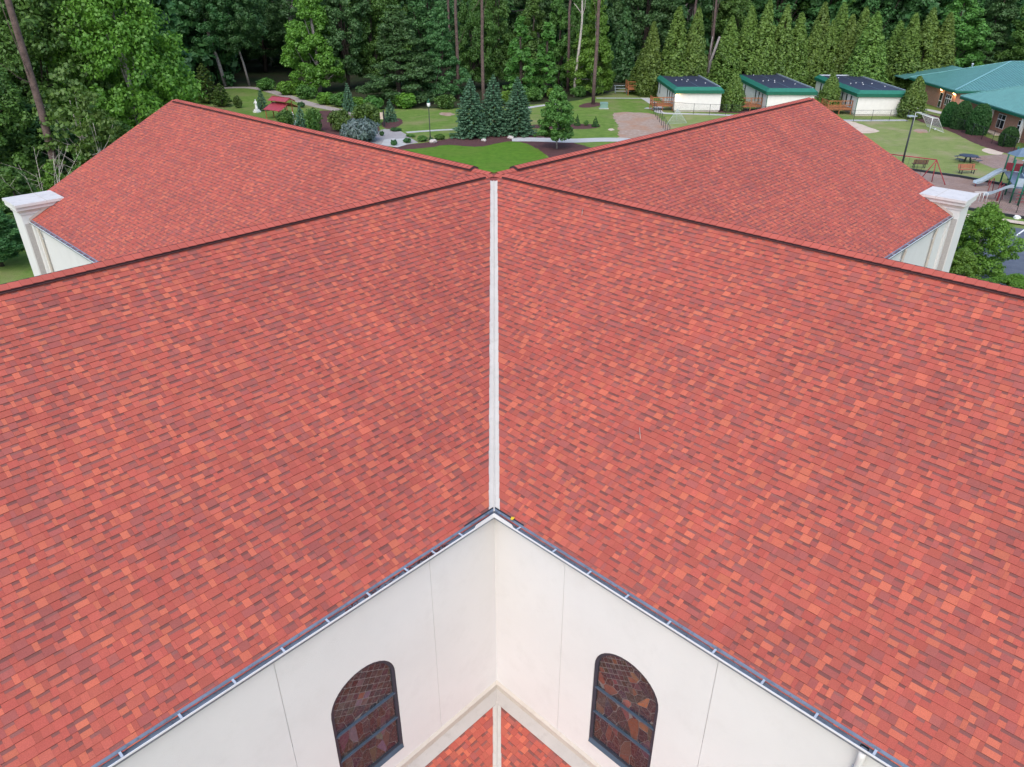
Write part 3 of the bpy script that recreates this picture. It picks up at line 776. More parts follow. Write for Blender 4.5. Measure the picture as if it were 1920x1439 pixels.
        if any(math.hypot(gx-a, (gz-b)*.7) < .085 for a, b in ovals): col = (.22, .075, .052)
        elif style and r > .88: col = (.13, .05, .042)
        col = tuple(c_*rs.uniform(.75, 1.25) for c_ in col)
        me = bpy.data.meshes.new('pane'); tl = Vector((rs.uniform(-1, 1), 0, rs.uniform(-1, 1)))*.012
        me.from_pydata([tuple(P(u, z, X-.060 + (u-gx)*tl.x + (z-gz)*tl.z)) for u, z in pp] + [tuple(P(u, z, X-.0655)) for u, z in pp], [],
                       [tuple(range(len(pp)))] + [(q, len(pp)+q, len(pp)+(q+1) % len(pp), (q+1) % len(pp)) for q in range(len(pp))])
        at_ = me.attributes.new('tint', 'FLOAT_COLOR', 'FACE')
        for q in at_.data: q.color = (col[0], col[1], col[2], 1)
        me.materials.append(M['glass']); me.update(); link('pane', me, w)
window(-XA, -XB, OPL, 3, 0)
window(-XB, -XA, OPR, 5, 1)

# piers with cornice caps at the far ends
for eu, ed, m in ((XB, -XA, 1), (XA, -XB, -1)):
    def bxx(mb, x0, x1, u0, u1, z0, z1):
        mb.prism([ed*x0 + eu*u0 + ZZ*z0, ed*x1 + eu*u0 + ZZ*z0, ed*x1 + eu*u1 + ZZ*z0, ed*x0 + eu*u1 + ZZ*z0], ZZ*(z1-z0))
    mb = MB(); bxx(mb, 6.7, 8.10, 20.24, 21.45, 0, 9.34); pier = mb.build('pier', M['stucco'], church)
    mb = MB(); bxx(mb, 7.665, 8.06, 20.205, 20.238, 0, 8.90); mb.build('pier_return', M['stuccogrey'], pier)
    mb = MB(); bxx(mb, 7.64, 7.85, 19.92, 20.20, 0, 8.90); mb.build('pilaster', M['stucco'], pier)
    for k, (ov, z0, z1, mt) in enumerate(((.045, 9.30, 9.42, 'stucco'), (.10, 9.42, 9.50, 'trim'), (.15, 9.50, 9.66, 'stucco'))):
        mb = MB(); bxx(mb, 6.6, 8.10+ov, 20.24-ov, 21.45+ov*1.6, z0, z1); mb.build('cornice', M[mt], pier)
    mb = MB(); bxx(mb, 6.36, 8.27, 20.0, 21.80, 9.66, 9.77); mb.build('cornice_cap', M['cap'], pier)
    mb = MB(); bxx(mb, 7.04, 7.055, 19.998, 21.802, 9.66, 9.776); mb.build('cap_seam', M['trim'], pier)
    # flashing where the pier meets the shingles
    mb = MB(); mb.prism([ed*6.75 + eu*20.15 + ZZ*(ZR - .5*6.75 + .02), ed*7.86 + eu*20.15 + ZZ*(ZR - .5*7.86 + .02), ed*7.86 + eu*20.15 + ZZ*(ZR - .5*7.86 + .13), ed*6.75 + eu*20.15 + ZZ*(ZR - .5*6.75 + .13)], eu*.03)
    mb.build('step_flashing', M['trim'], pier)
    # bargeboard under the shingle edge
    mb = MB()
    for s in (1, -1):
        q = [ed*0 + eu*22.0 + ZZ*(ZR-.03), ed*(s*7.8) + eu*22.0 + ZZ*(ZR - 3.93), ed*(s*7.8) + eu*22.0 + ZZ*(ZR - 4.16), ed*0 + eu*22.0 + ZZ*(ZR-.26)]
        mb.prism(q, -eu*.05)
    mb.build('bargeboard', M['trim'], church)

def downspout(eu, ed, u, mat='stucco', z1=8.86):
    def P(x, z): return eu*u + ed*(WF + x) + ZZ*z
    mb = MB(); mb.tube([P(.10, z1+.06), P(.10, z1-.05), P(.085, z1-.16), P(.07, z1-.3), P(.07, 4.5), P(.07, .2)], .052, n=10)
    d = mb.build('downspout', M[mat], church)
    for z in (8.45, 6.4, 4.4):
        b = MB(); b.box(-.075, .075, -.02, .02, -.025, .025, Matrix.Translation(P(.03, z)) @ (Matrix.Rotation(0 if abs(ed.y) > .5 else PI/2, 4, 'Z'))); b.build('strap', M['hanger'], d)
downspout(-XB, -XA, 14.90); downspout(XB, -XA, 19.25, 'trim'); downspout(XA, -XB, 18.30, 'trim'); downspout(XA, -XB, 14.6, 'trim')
# gutter outlet
mb = MB(); c = GR(14.90, .06, -.038); mb.lathe([(.05, 0), (.06, .006), (.045, .006), (.045, .0)], 16, c); mb.build('gutter_outlet', M['blackmetal'], gr)
# small pale debris lying on the shingles
def roof_pt(eu, ed, u, d, h): return eu*u + ed*d + ZZ*(ZR - .5*d + h)

for k, (eu, ed, px_, py_, L, lab) in enumerate(((-XB, -XA, 1097, 376, .30, 'pale twig lying on the right slope just below the near ridge'), (-XB, -XA, 1198, 806, .26, 'pale twig lying in the middle of the near right slope'))):
    best = None
    for i in range(40, 1500):
        u = i*.01
        for d in (.5 + q*.1 for q in range(72)):
            if u < d: continue
            x, y = proj(cw(roof_pt(eu, ed, u, d, 0))); e = (x-px_)**2 + (y-py_)**2
            if best is None or e < best[0]: best = (e, u, d)
    _, u, d = best; a = srng.uniform(.6, 1.2); p = roof_pt(eu, ed, u, d, .022); q = roof_pt(eu, ed, u + math.cos(a)*L, d + math.sin(a)*L, .026); m_ = p.lerp(q, .5) + Vector((.01, .012, .01))
    mb = MB(); mb.tube([p, m_, q], .007, .004, 6); o = mb.build('twig', M['barkpale'], None, loc=church.location, rot=church.rotation_euler); tag(o, lab, 'twig', 'twigs on the roof')
# ------------------------------------------------------------------ plants: crowns of many small leaf faces
def leaves(centers, radii, n, size, rng, squash=0.8, up=0.45, stretch=1.5, tintc=None, hollow=0.35, wild=0.55):
    """diamond leaf faces around clump centres; returns verts, faces, tint"""
    K = len(centers); C = np.repeat(np.asarray(centers), n, 0); R = np.repeat(np.asarray(radii), n)
    d = rng.normal(size=(K*n, 3)); d /= np.linalg.norm(d, axis=1)[:, None]
    rr = R * (hollow + (1-hollow)*rng.random(K*n)**0.6)
    pos = C + d * rr[:, None] * np.array([1, 1, squash])
    nrm = d*0.9 + rng.normal(size=(K*n, 3))*wild + np.array([0, 0, up]); nrm /= np.linalg.norm(nrm, axis=1)[:, None]
    t = rng.normal(size=(K*n, 3)); t -= nrm*np.sum(t*nrm, 1)[:, None]; t /= np.linalg.norm(t, axis=1)[:, None]
    b = np.cross(nrm, t); s = size*(0.6 + 0.8*rng.random(K*n))[:, None]
    V = np.stack([pos - t*s*stretch*.5, pos - b*s*.5, pos + t*s*stretch*.5, pos + b*s*.5], 1).reshape(-1, 3)
    F = np.arange(K*n*4).reshape(-1, 4)
    ct = np.repeat(rng.random(K) if tintc is None else np.asarray(tintc), n)
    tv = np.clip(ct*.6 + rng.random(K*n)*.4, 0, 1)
    T = np.stack([tv, tv, tv], 1)
    return V, F, T
def crown_mesh(name, parts, mat):
    V = np.concatenate([p[0] for p in parts]); T = np.concatenate([p[2] for p in parts]); F = []; n = 0
    for p in parts: F.append(p[1] + n); n += len(p[0])
    return np_mesh(name, V, np.concatenate(F), mat, T)
def broad_points(rng, h, r, z0, K, shape=0.5, rough=.25):
    """clump centres of a broadleaf crown between z0 and h"""
    lob = [(rng.random()*6.28, rng.random(), rng.normal()*rough) for _ in range(9)]
    P = []; R = []
    while len(P) < K:
        t = rng.random(); a = rng.random()*6.28
        prof = (math.sin(PI*min(1, (t*.92+.08)**shape))**.7) if t < 1 else 0
        k = 1 + sum(w*math.exp(-((math.cos(a-la)-1)**2*3 + (t-lt)**2*14)) for la, lt, w in lob)
        q = r*prof*k*(rng.random()**.38)
        if rng.random() > (q/r + .25): continue
        P.append((q*math.cos(a), q*math.sin(a), z0 + t*(h-z0))); R.append(r*(.13 + .12*rng.random()))
    return np.array(P), np.array(R)
def trunk_mesh(name, h, r0, r1, mat, rng, limbs=(), lean=0.0, n=10):
    mb = MB(); pts = [(lean*z + rng.normal()*r0*.25*(z > 0), rng.normal()*r0*.25*(z > 0), z) for z in np.linspace(0, h, 7)]
    mb.tube(pts, r0, r1, n)
    for (z, tip, r) in limbs:
        k = z/h; base = Vector(pts[min(6, int(k*6))]); base.z = z; tip = Vector(tip); mid = base.lerp(tip, .5) + Vector((0, 0, -(tip-base).length*.08))
        mb.tube([base, mid, tip], r, r*.3, 6, False)
    return mb.mesh(name, mat)
LIB = {}
def lib_broad(key, h, r, z0, K, n, size, mat, seed, bark='barkdark', shape=.5, rough=.25, squash=.8, tr=None):
    rng = np.random.default_rng(seed); P, R = broad_points(rng, h, r, z0, K, shape, rough)
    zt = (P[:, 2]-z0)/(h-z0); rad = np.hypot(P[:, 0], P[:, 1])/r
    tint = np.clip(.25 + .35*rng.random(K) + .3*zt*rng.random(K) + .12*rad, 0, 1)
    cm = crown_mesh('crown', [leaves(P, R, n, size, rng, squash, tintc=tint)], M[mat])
    idx = rng.choice(K, min(14, K), False)
    tr = tr or h*.018
    tm = trunk_mesh('trunk', h*.8, tr, tr*.25, M[bark], rng, [(z0*.8 + rng.random()*(h-z0)*.5, P[i], tr*.35) for i in idx])
    LIB[key] = dict(h=h, r=r, crown=cm, trunk=tm, z0=z0)
def lib_cypress(key, h, r, seed, mat='cypress', K=420, n=46, size=.20, pw=.72):
    rng = np.random.default_rng(seed); P = []; R = []; tint = []
    for k in range(K):
        t = rng.random()**1.25; a = rng.random()*6.28
        rr = r*((1-t)**pw)*(1 - .55*max(0, .12-t)/.12)*(.72 + .33*rng.random())
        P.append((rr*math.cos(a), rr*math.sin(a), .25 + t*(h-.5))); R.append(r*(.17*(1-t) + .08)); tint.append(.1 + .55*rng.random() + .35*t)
    V, F, T = leaves(P, R, n, size, rng, 1.9, .55, 1.9, tint, .45, .3)
    cm = crown_mesh('crown', [(V, F, T)], M[mat])
    LIB[key] = dict(h=h, r=r, crown=cm, trunk=trunk_mesh('trunk', h*.85, h*.014, .02, M['barkdark'], rng), z0=0)
def lib_spruce(key, h, r, seed, mat='spruce', levels=26, per=11, droop=.12, size=.2, dens=11, pw=.75):
    rng = np.random.default_rng(seed); P = []; R = []; tint = []
    for l in range(levels):
        t = l/(levels-1); z = .12*h*.3 + t*(h*.97); rl = r*((1-t)**pw)*(.9 + .2*rng.random()) + .06
        m = max(4, int(per*(1-t*.55)))
        a0 = rng.random()*6.28
        for k in range(m):
            a = a0 + 6.28*k/m + rng.normal()*.15; L = rl*(.8 + .35*rng.random()); ns = max(2, int(L/.22))
            for q in range(ns):
                f = (q+1)/ns
                if f < .35: continue
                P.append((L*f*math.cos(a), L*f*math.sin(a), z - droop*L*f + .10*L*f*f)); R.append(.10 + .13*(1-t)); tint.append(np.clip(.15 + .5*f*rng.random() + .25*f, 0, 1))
    cm = crown_mesh('crown', [leaves(P, R, dens, size, rng, .45, .8, 1.8, tint, .1)], M[mat])
    LIB[key] = dict(h=h, r=r, crown=cm, trunk=trunk_mesh('trunk', h*.93, h*.02, .02, M['barkdark'], rng), z0=0)
def lib_shrub(key, h, r, seed, mat, K=60, n=60, size=.09, shape='ball', squash=.9, stretch=1.5):
    rng = np.random.default_rng(seed); P = []; R = []
    for k in range(K):
        d = rng.normal(size=3); d /= np.linalg.norm(d); q = rng.random()**.3
        if shape == 'egg':
            t = rng.random(); a = rng.random()*6.28; t = 1-(1-t)**1.25; rr = .93*r*(math.sqrt(max(0, 1-((t-.36)/.66)**2)) if t > .36 else .84+.16*t/.36)
            P.append((rr*math.cos(a), rr*math.sin(a), h*t*.95)); R.append(r*.06)
        elif shape == 'cone':
            t = rng.random()**1.3; a = rng.random()*6.28; rr = r*(1-t)*.85*q**.3; P.append((rr*math.cos(a), rr*math.sin(a), h*(t*.95+.02))); R.append(r*.2*(1.1-t))
        else:
            P.append((d[0]*r*.75*q, d[1]*r*.75*q, h*.48 + d[2]*h*.38*q)); R.append(r*.28)
    sets = [leaves(P, R, n, size, rng, squash, .5, stretch, None, .45)]
    if shape == 'egg':      # dense twigs and leaves inside
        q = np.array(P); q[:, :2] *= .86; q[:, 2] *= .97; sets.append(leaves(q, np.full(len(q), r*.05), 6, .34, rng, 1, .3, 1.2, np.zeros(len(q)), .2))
    cm = crown_mesh('foliage', sets, M[mat])
    st = MB(); st.tube([(0, 0, 0), (0, 0, h*.5)], .05*r + .02, .02, 6)
    LIB[key] = dict(h=h, r=r, crown=cm, trunk=st.mesh('stem', M['barkdark']), z0=0)

lib_broad('big', 21, 6.6, 1.5, 330, 150, .25, 'leafbright', 1, 'barkgrey', .55, .3)
lib_broad('big2', 20, 6.2, 1.0, 280, 130, .26, 'leaf', 2, 'barkdark', .5, .35)
lib_broad('b1', 20, 5.2, 2.0, 170, 180, .24, 'leaf', 3, 'barkdark', .55, .3)
lib_broad('b2', 21, 5.0, 3.5, 170, 180, .24, 'leafdark', 4, 'barkdark', .6, .35)
lib_broad('b3', 17, 4.4, 1.0, 170, 180, .22, 'leafbright', 5, 'barkgrey', .6, .3)
lib_broad('b4', 18, 5.5, .6, 190, 180, .22, 'leafdark', 6, 'barkdark', .42, .3, .45)
lib_broad('b5', 13, 3.6, .5, 140, 180, .21, 'leaf', 7, 'barkdark', .5, .35)
lib_broad('b6', 24, 5.6, 7.0, 170, 180, .26, 'leafdark', 8, 'barkgrey', .7, .4)
lib_broad('ivy', 10, 1.5, .3, 90, 46, .34, 'leaf', 9, 'barkdark', .4, .2)
lib_broad('small', 7.2, 2.3, 1.3, 150, 120, .15, 'leaf', 10, 'barkgrey', .55, .22, tr=.09)
lib_broad('lot', 6.4, 2.5, .8, 200, 130, .115, 'leafbright', 12, 'barkgrey', .55, .35, tr=.08)
lib_broad('sparse', 11.5, 3.8, 3.0, 90, 34, .26, 'leafolive', 13, 'barkpale', .55, .45, .35, tr=.13)
lib_cypress('cy1', 12.5, 2.5, 21); lib_cypress('cy2', 12.5, 2.3, 22); lib_cypress('cy3', 12.5, 2.7, 23, K=460)
lib_cypress('jun', 6, 2.2, 25, 'cypress', 210, 50, .17, .62); lib_cypress('cyd', 11, 2.4, 24, 'leafdark', 190, 34, .3, .6)
lib_spruce('sp1', 8.2, 2.4, 31, per=16, dens=13, size=.17); lib_spruce('sp2', 8.6, 2.5, 32, per=16, dens=13, size=.17); lib_spruce('sp3', 3.6, 1.35, 33, levels=16, per=9, size=.14)
lib_spruce('pine', 5.5, 1.6, 34, 'leafolive', 15, 8, -.25, .2, 13, .7)
lib_shrub('ball', 1.0, .6, 41, 'leafdark'); lib_shrub('ball2', 1.0, .6, 42, 'leaf'); lib_shrub('loose', 2.2, 1.4, 43, 'leafolive', 80, 60, .13)
lib_shrub('egg', 3.6, 1.5, 44, 'hedge', 900, 40, .062, 'egg'); lib_shrub('cone', 1.7, .75, 45, 'hedge', 70, 60, .09, 'cone')
lib_shrub('silver', 2.2, 2.0, 46, 'silver', 110, 70, .12, 'ball', .8, 3.2); lib_shrub('loose2', 2.2, 1.4, 47, 'leaf', 80, 60, .13); lib_shrub('bright', 1.6, 1.1, 48, 'leafbright', 60, 60, .15)

def plant(name, key, label, cat, base, h, r, rz=None, group=None, parts=('crown', 'trunk'), rnd=random.Random(5)):
    L = LIB[key]; t = thing(name, label, cat, base, rnd.random()*6.28 if rz is None else rz, group, (r/L['r'], r/L['r'], h/L['h']))
    link(parts[0], L['crown'], t); link(parts[1], L['trunk'], t); return t
def plant_px(name, key, label, cat, x, y, ytop, wpx, **k):
    """base at pixel (x,y) on the ground, top at row ytop, crown wpx pixels wide"""
    b = at(x, y); h = topz(ytop, b.y); r = wpx / 2 * depth(b) / FPX
    return plant(name, key, label, cat, b, h, r, **k)
def plant_Y(name, key, label, cat, x, Y, ytop, wpx, h=None, **k):
    """crown centred on pixel column x at row about ytop..., standing at distance Y"""
    hh = h or topz(ytop, Y); b = ground_at_Y(x, Y, hh*.6); b.z = 0; r = wpx / 2 * depth(b) / FPX
    return plant(name, key, label, cat, b, hh, r, **k)

# trees left of the church
GL_ = 'trees beside the far left arm'
plant_Y('broadleaf_tree', 'big', 'big bright green broadleaf tree rising behind the far left roof arm', 'tree', 222, 82, 0, 205, h=21.5, group=GL_)
plant_Y('broadleaf_tree', 'big2', 'tall green tree at the left picture edge behind the pine trunk', 'tree', 40, 80, 0, 230, h=21, group=GL_)
plant_Y('broadleaf_tree', 'b1', 'green tree filling the gap above and between the two big left trees', 'tree', 130, 100, 0, 190, h=24, group=GL_)
plant_Y('broadleaf_tree', 'big2', 'dark green tree at far left edge just above the left pier', 'tree', -70, 66, 0, 190, h=14, group=GL_)
plant_Y('slender_tree', 'sparse', 'thin olive green tree with pale forked trunks left of the roof peak', 'tree', 145, 66, 0, 150, h=11.3, group=GL_)
plant_Y('slender_tree', 'sparse', 'pale trunked sparse sapling beside the thin olive tree, nearer the roof edge', 'tree', 185, 64, 0, 90, h=9.5, rz=2.0, group=GL_)
GU = 'undergrowth left of the church'
for x, Y, hh, w, key, lab in ((30, 56, 5.5, 130, 'b5', 'dark green bush at the left edge behind the left pier'), (105, 60, 5.0, 75, 'b3', 'yellow green bush right above the left pier cap'),
        (165, 64, 5.5, 90, 'b5', 'green bush against the rake of the far left roof arm'), (235, 70, 6.5, 110, 'b5', 'green bush below the big bright tree at the roof rake'),
        (272, 78, 5.0, 60, 'b3', 'light green bush at the foot of the big bright tree by the roof peak'), (-20, 50, 4.5, 120, 'b2', 'shadowy bush at the picture edge left of the left pier'),
        (75, 70, 8.0, 130, 'b2', 'dark bush behind the bare branches at the left')):
    plant_Y('bush', key, lab, 'bush', x, Y, 0, w, h=hh, group=GU, parts=('foliage', 'stem'))
# bare branches
rng = np.random.default_rng(77); mb = MB(); b0 = ground_at_Y(70, 58, 4)
for k in range(16):
    a = rng.random()*6.28; L = 3.5 + 3*rng.random(); sp = .25 + .5*rng.random(); z = 1.2
    p0 = Vector((0, 0, .2)); p1 = Vector((math.cos(a)*L*.25, math.sin(a)*L*.25, L*.55)); p2 = Vector((math.cos(a)*L*sp, math.sin(a)*L*sp, L))
    mb.tube([p0, p1, p2], .045, .008, 5, False)
    for q in range(4):
        f = .4 + .15*q; s = p1.lerp(p2, min(1, f)); mb.tube([s, s + Vector((rng.normal()*.5, rng.normal()*.5, .6))], .014, .004, 4, False)
t = thing('bare_shrub', 'leafless grey branches of a dead shrub above the left pier', 'shrub', (b0.x, b0.y, 0)); mb.build('branches', M['barkpale'], t)

# pines: long bare trunks with a crown above the picture
rngp = np.random.default_rng(5)
pine_crown = crown_mesh('crown', [leaves(*broad_points(rngp, 30, 3.6, 22, 60, .5, .4), 60, .42, rngp, .6)], M['leafdark'])
def pine(x, Y, w, label, ypx=None, lean=0.0, mat='bark', h=26):
    b = at(x, ypx) if ypx else ground_at_Y(x, Y); r = w/2*depth(b)/FPX
    rg = np.random.default_rng(int(x)); t = thing('pine_tree', label, 'pine tree', b, 0, 'tall bare pine trunks')
    link('trunk', trunk_mesh('trunk', h, r*1.08, r*.62, M[mat], rg, [(8 + 12*rg.random(), (rg.normal()*1.2, rg.normal()*1.2, 10 + 12*rg.random()), .05) for _ in range(4)], lean), t)
    link('crown', pine_crown, t)
pine(132, 64, 13.5, 'thick brown pine trunk crossing the trees at the left edge')
pine(860, 0, 6.2, 'brown pine trunk left of the three blue spruces', 186)
pine(907, 0, 6.2, 'tall pine trunk rising directly behind the three blue spruces', 204)
pine(847, 150, 4.5, 'thin shaded pine trunk deep in the wood left of the spruces')
pine(1064, 0, 5.2, 'straight pine trunk left of the dead pale tree', 172)
pine(1112, 0, 6.6, 'pine trunk with brown mulch at its foot by the utility box', 196, .003)
pine(1289, 158, 4.6, 'pine trunk standing behind the first pair of cypresses')
pine(1324, 150, 5.0, 'brown pine trunk in the gap of the cypress row')
pine(1066 - 130, 170, 4.0, 'dim pine trunk in the wood above the right spruce')
t = thing('dead_tree', 'pale dead tree with a broken top beside the pine trunks', 'tree', at(1076, 181))
mb = MB(); mb.tube([(0, 0, 0), (.2, 0, 4), (.7, .1, 9), (.9, 0, 12), (.8, .1, 15)], .27, .14, 8); mb.build('trunk', M['barkpale'], t)
mb = MB(); mb.tube([(.8, 0, 13), (-.2, .2, 14.2), (-.6, .2, 14.6)], .1, .03, 6); mb.build('limb', M['barkpale'], t)
mb = MB(); mb.tube([(.85, 0, 12.4), (1.3, .2, 14), (1.3, .2, 15.4)], .08, .03, 6); mb.build('limb', M['barkpale'], t)
t = thing('dead_tree', 'split grey stump with a leaning limb in the gap of the cypress row', 'tree', ground_at_Y(1325, 146))
mb = MB(); mb.tube([(0, 0, 0), (.1, 0, 5), (1.2, 0, 9)], .3, .2, 8); mb.build('trunk', M['barkgrey'], t)
mb = MB(); mb.tube([(.1, 0, 4.8), (-.2, 0, 7), (-.1, 0, 9)], .14, .08, 6); mb.build('limb', M['barkgrey'], t)
for x, y, yt, w, lab in ((423, 162, 30, 7.5, 'pale grey leaning trunk at the footpath bend'), (468, 161, 60, 4.5, 'thin grey trunk right of the pale trunk at the footpath')):
    b = at(x, y); t = thing('broadleaf_tree', lab, 'tree', b, 0, 'trees along the wood edge'); r = w/2*depth(b)/FPX
    mb = MB(); mb.tube([(0, 0, 0), (-.5, 0, 4), (-1.5, 0, 9), (-1.8, 0, 14), (-1.2, 0, 20)], r, r*.5, 8); mb.build('trunk', M['barkgrey'], t)
    c = link('crown', LIB['b6']['crown'], t); c.scale = (.9, .9, .95)

# trees along the wood edge: (x px, distance, height, width px, kind, label)
GW = 'trees along the wood edge'
EDGE = [
 (345, 172, 22, 130, 'b2', 'dark tree at the left end of the far wood beside the bright tree'), (410, 180, 24, 120, 'b6', 'dark tree behind the pale leaning trunk'),
 (480, 176, 22, 120, 'b2', 'dark tree above the middle of the curving footpath'), (540, 168, 23, 110, 'b6', 'shadowy tree left of the tall light green trees'),
 (585, 142, 19, 105, 'b3', 'tall light green tree above the red roofed pavilion'), (640, 146, 20, 100, 'b2', 'rounded dark green tree right of the tall light green one'),
 (690, 150, 22, 90, 'b1', 'green tree between the dark rounded tree and the layered tree'), (742, 132, 14.5, 150, 'b4', 'broad dark tree with layered drooping branches above the small spruce'),
 (722, 156, 23, 120, 'b1', 'tall tree behind the layered dark tree'), (825, 134, 15, 85, 'b4', 'dark layered tree left of the two middle pine trunks'),
 (800, 160, 23, 110, 'b2', 'dark tall tree behind the lamp post'), (885, 146, 18, 80, 'b1', 'green tree between the two middle pine trunks'),
 (930, 150, 19, 80, 'b1', 'green tree right of the second middle pine trunk'), (976, 134, 12.5, 52, 'ivy', 'vine covered column of leaves behind the right spruce'),
 (1026, 136, 11.5, 50, 'ivy', 'rounded vine covered trunk left of the straight pine'), (1000, 152, 17, 90, 'b5', 'leafy tree behind the two vine covered columns'),
 (1050, 150, 16, 70, 'b5', 'green tree around the straight pine trunk'), (1120, 140, 15.5, 92, 'b3', 'bright yellow green tree right of the pine by the utility box'),
 (1085, 148, 17, 60, 'b1', 'green tree behind the pale dead tree'), (1172, 158, 13.5, 46, 'cyd', 'narrow dark conifer left of the cypress row'),
 (900, 175, 25, 130, 'b2', 'tall dark tree deep behind the middle pine trunks'), (1010, 178, 25, 130, 'b6', 'tall dark tree deep behind the vine columns'),
 (1215, 172, 25, 110, 'b2', 'dark tree above the first portable building'), (1380, 176, 19, 90, 'b1', 'round green tree top above the middle cypresses'),
 (1300, 180, 25, 120, 'b6', 'dark tree behind the cypress row gap'), (1470, 182, 26, 130, 'b2', 'dark tree behind the middle of the cypress row'),
 (1560, 186, 26, 130, 'b1', 'green tree behind the right half of the cypress row'), (1650, 182, 24, 120, 'b2', 'dark tree above the right end of the cypress row'),
 (1730, 190, 26, 120, 'b1', 'green tree above the brick building left corner'), (1800, 168, 18, 110, 'b5', 'green tree behind the brick building roof, left of its peak'),
 (1875, 172, 19, 110, 'b4', 'dark tree rising behind the peak of the brick building roof'), (1950, 165, 18, 110, 'b1', 'green tree at the right edge behind the brick building'),
 (1830, 205, 27, 130, 'b3', 'light green tree far behind the brick building'), (1915, 210, 27, 130, 'b3', 'light green tree top in the upper right corner'), (1760, 212, 27, 110, 'b3', 'light green tree far behind, right of the cypress row')]
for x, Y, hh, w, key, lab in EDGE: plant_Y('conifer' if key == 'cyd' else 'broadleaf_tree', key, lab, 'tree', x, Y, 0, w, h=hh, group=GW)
# low growth at the wood edge
rs = random.Random(3)
LOW = [(350, 182, 60), (500, 170, 40), (540, 178, 45), (575, 186, 45), (612, 196, 40), (640, 200, 46), (668, 205, 40), (700, 206, 44), (760, 203, 50), (835, 204, 46), (955, 196, 44), (1000, 190, 44), (1040, 186, 36), (1085, 182, 36)]
for i, (x, y, w) in enumerate(LOW):
    where = ['left of the footpath bend', 'right of the footpath bend', 'above the footpath, second from its bend', 'above the footpath behind the pavilion', 'above the lower footpath end', 'beside the lower footpath end', 'left of the small spruce at the wood edge',
             'behind the small spruce at the wood edge', 'behind the lamp post at the wood edge', 'at the foot of the first middle pine', 'behind the middle spruce', 'behind the right spruce', 'at the foot of the straight pine', 'at the foot of the dead tree'][i]
    plant_px('bush', 'loose2' if i % 2 else 'bright', ('green' if i % 2 else 'light green') + ' wild bush ' + where, 'bush', x, y, y - w*.62, w, group='bushes at the wood edge', parts=('foliage', 'stem'))
# the wood behind: one mass
rng = np.random.default_rng(99); VV = []; FF = []; TT = []; nn = 0
protoP = []
for s in range(4):
    P, R = broad_points(rng, 24, 5.5, 1.0, 110, .5, .35); protoP.append(leaves(P, R, 34, .75, rng, .8))
spots = []
for row, Y in enumerate((188, 202, 218, 236)):
    for x in np.arange(-150, 190, 8.5): spots.append((x + rng.normal()*2.5, Y + rng.normal()*4))
for Y in (105, 120, 135, 152, 168):
    for x in np.arange(-120, -48, 8.0):
        if x < -52 - (Y-105)*.06: spots.append((x + rng.normal()*2 - 6, Y + rng.normal()*3))
for (x, y) in spots:
    V, F, T = protoP[rng.integers(4)]; a = rng.random()*6.28; c, s = math.cos(a), math.sin(a); k = .9 + .3*rng.random()
    W = np.stack([(V[:, 0]*c - V[:, 1]*s)*k + x, (V[:, 0]*s + V[:, 1]*c)*k + y, V[:, 2]*k], 1)
    VV.append(W); FF.append(F + nn); nn += len(W); TT.append(np.clip(T*.8 + rng.normal()*.12, 0, 1))
o = link('woodland', np_mesh('woodland', np.concatenate(VV), np.concatenate(FF), M['leafdark'], np.concatenate(TT)))
tag(o, 'dense dark green wood filling the whole background', 'wood', kind='stuff')

# cypress row behind the portable buildings
CYP = [(1222, 138, 50, 42), (1268, 138, 22, 46), (1304, 138, 25, 44), (1366, 139, 40, 50), (1402, 140, 22, 44), (1433, 140, 13, 46), (1467, 140, 20, 44), (1494, 141, 33, 40), (1525, 142, 50, 40), (1553, 142, 47, 40),
       (1588, 141, 36, 46), (1632, 137, 34, 56), (1536, 150, 15, 44), (1572, 152, 14, 46), (1612, 148, 24, 46), (1678, 146, 48, 46), (1704, 143, 34, 48), (1736, 144, 26, 48), (1768, 143, 34, 46), (1205, 142, 95, 40)]
CL = ['leftmost tall', 'second tall', 'third tall', 'first tall right of the gap', 'second right of the gap', 'tallest middle', 'tall one right of the tallest middle', 'narrow one above the second portable', 'short narrow one left of the third portable',
      'short narrow one above the left corner of the third portable', 'broad one above the middle of the third portable', 'largest frontmost', 'rear one above the second portable right corner', 'rear one above the third portable', 'rear one beside the largest frontmost',
      'first one right of the largest frontmost', 'second one right of the largest frontmost', 'tallest one left of the brick building', 'rightmost', 'low one at the left end']
for i, (x, Y, yt, w) in enumerate(CYP):
    plant_Y('cypress_tree', ('cy1', 'cy2', 'cy3')[i % 3], CL[i] + ' olive cypress in the row', 'cypress', x, Y, yt, w*(1.25 + .25*((i*37) % 10)/10), h=topz(yt, Y)*1.07, group='row of cypresses')
for x, y, yt, w, lab in ((1372, 208, 138, 46, 'shaggy olive juniper between the first and second portable building'), (1550, 206, 138, 46, 'shaggy olive juniper between the second and third portable building'), (1706, 221, 143, 52, 'shaggy olive juniper between the third portable and the brick building')):
    plant_px('juniper', 'jun', lab, 'juniper', x, y, yt, w)

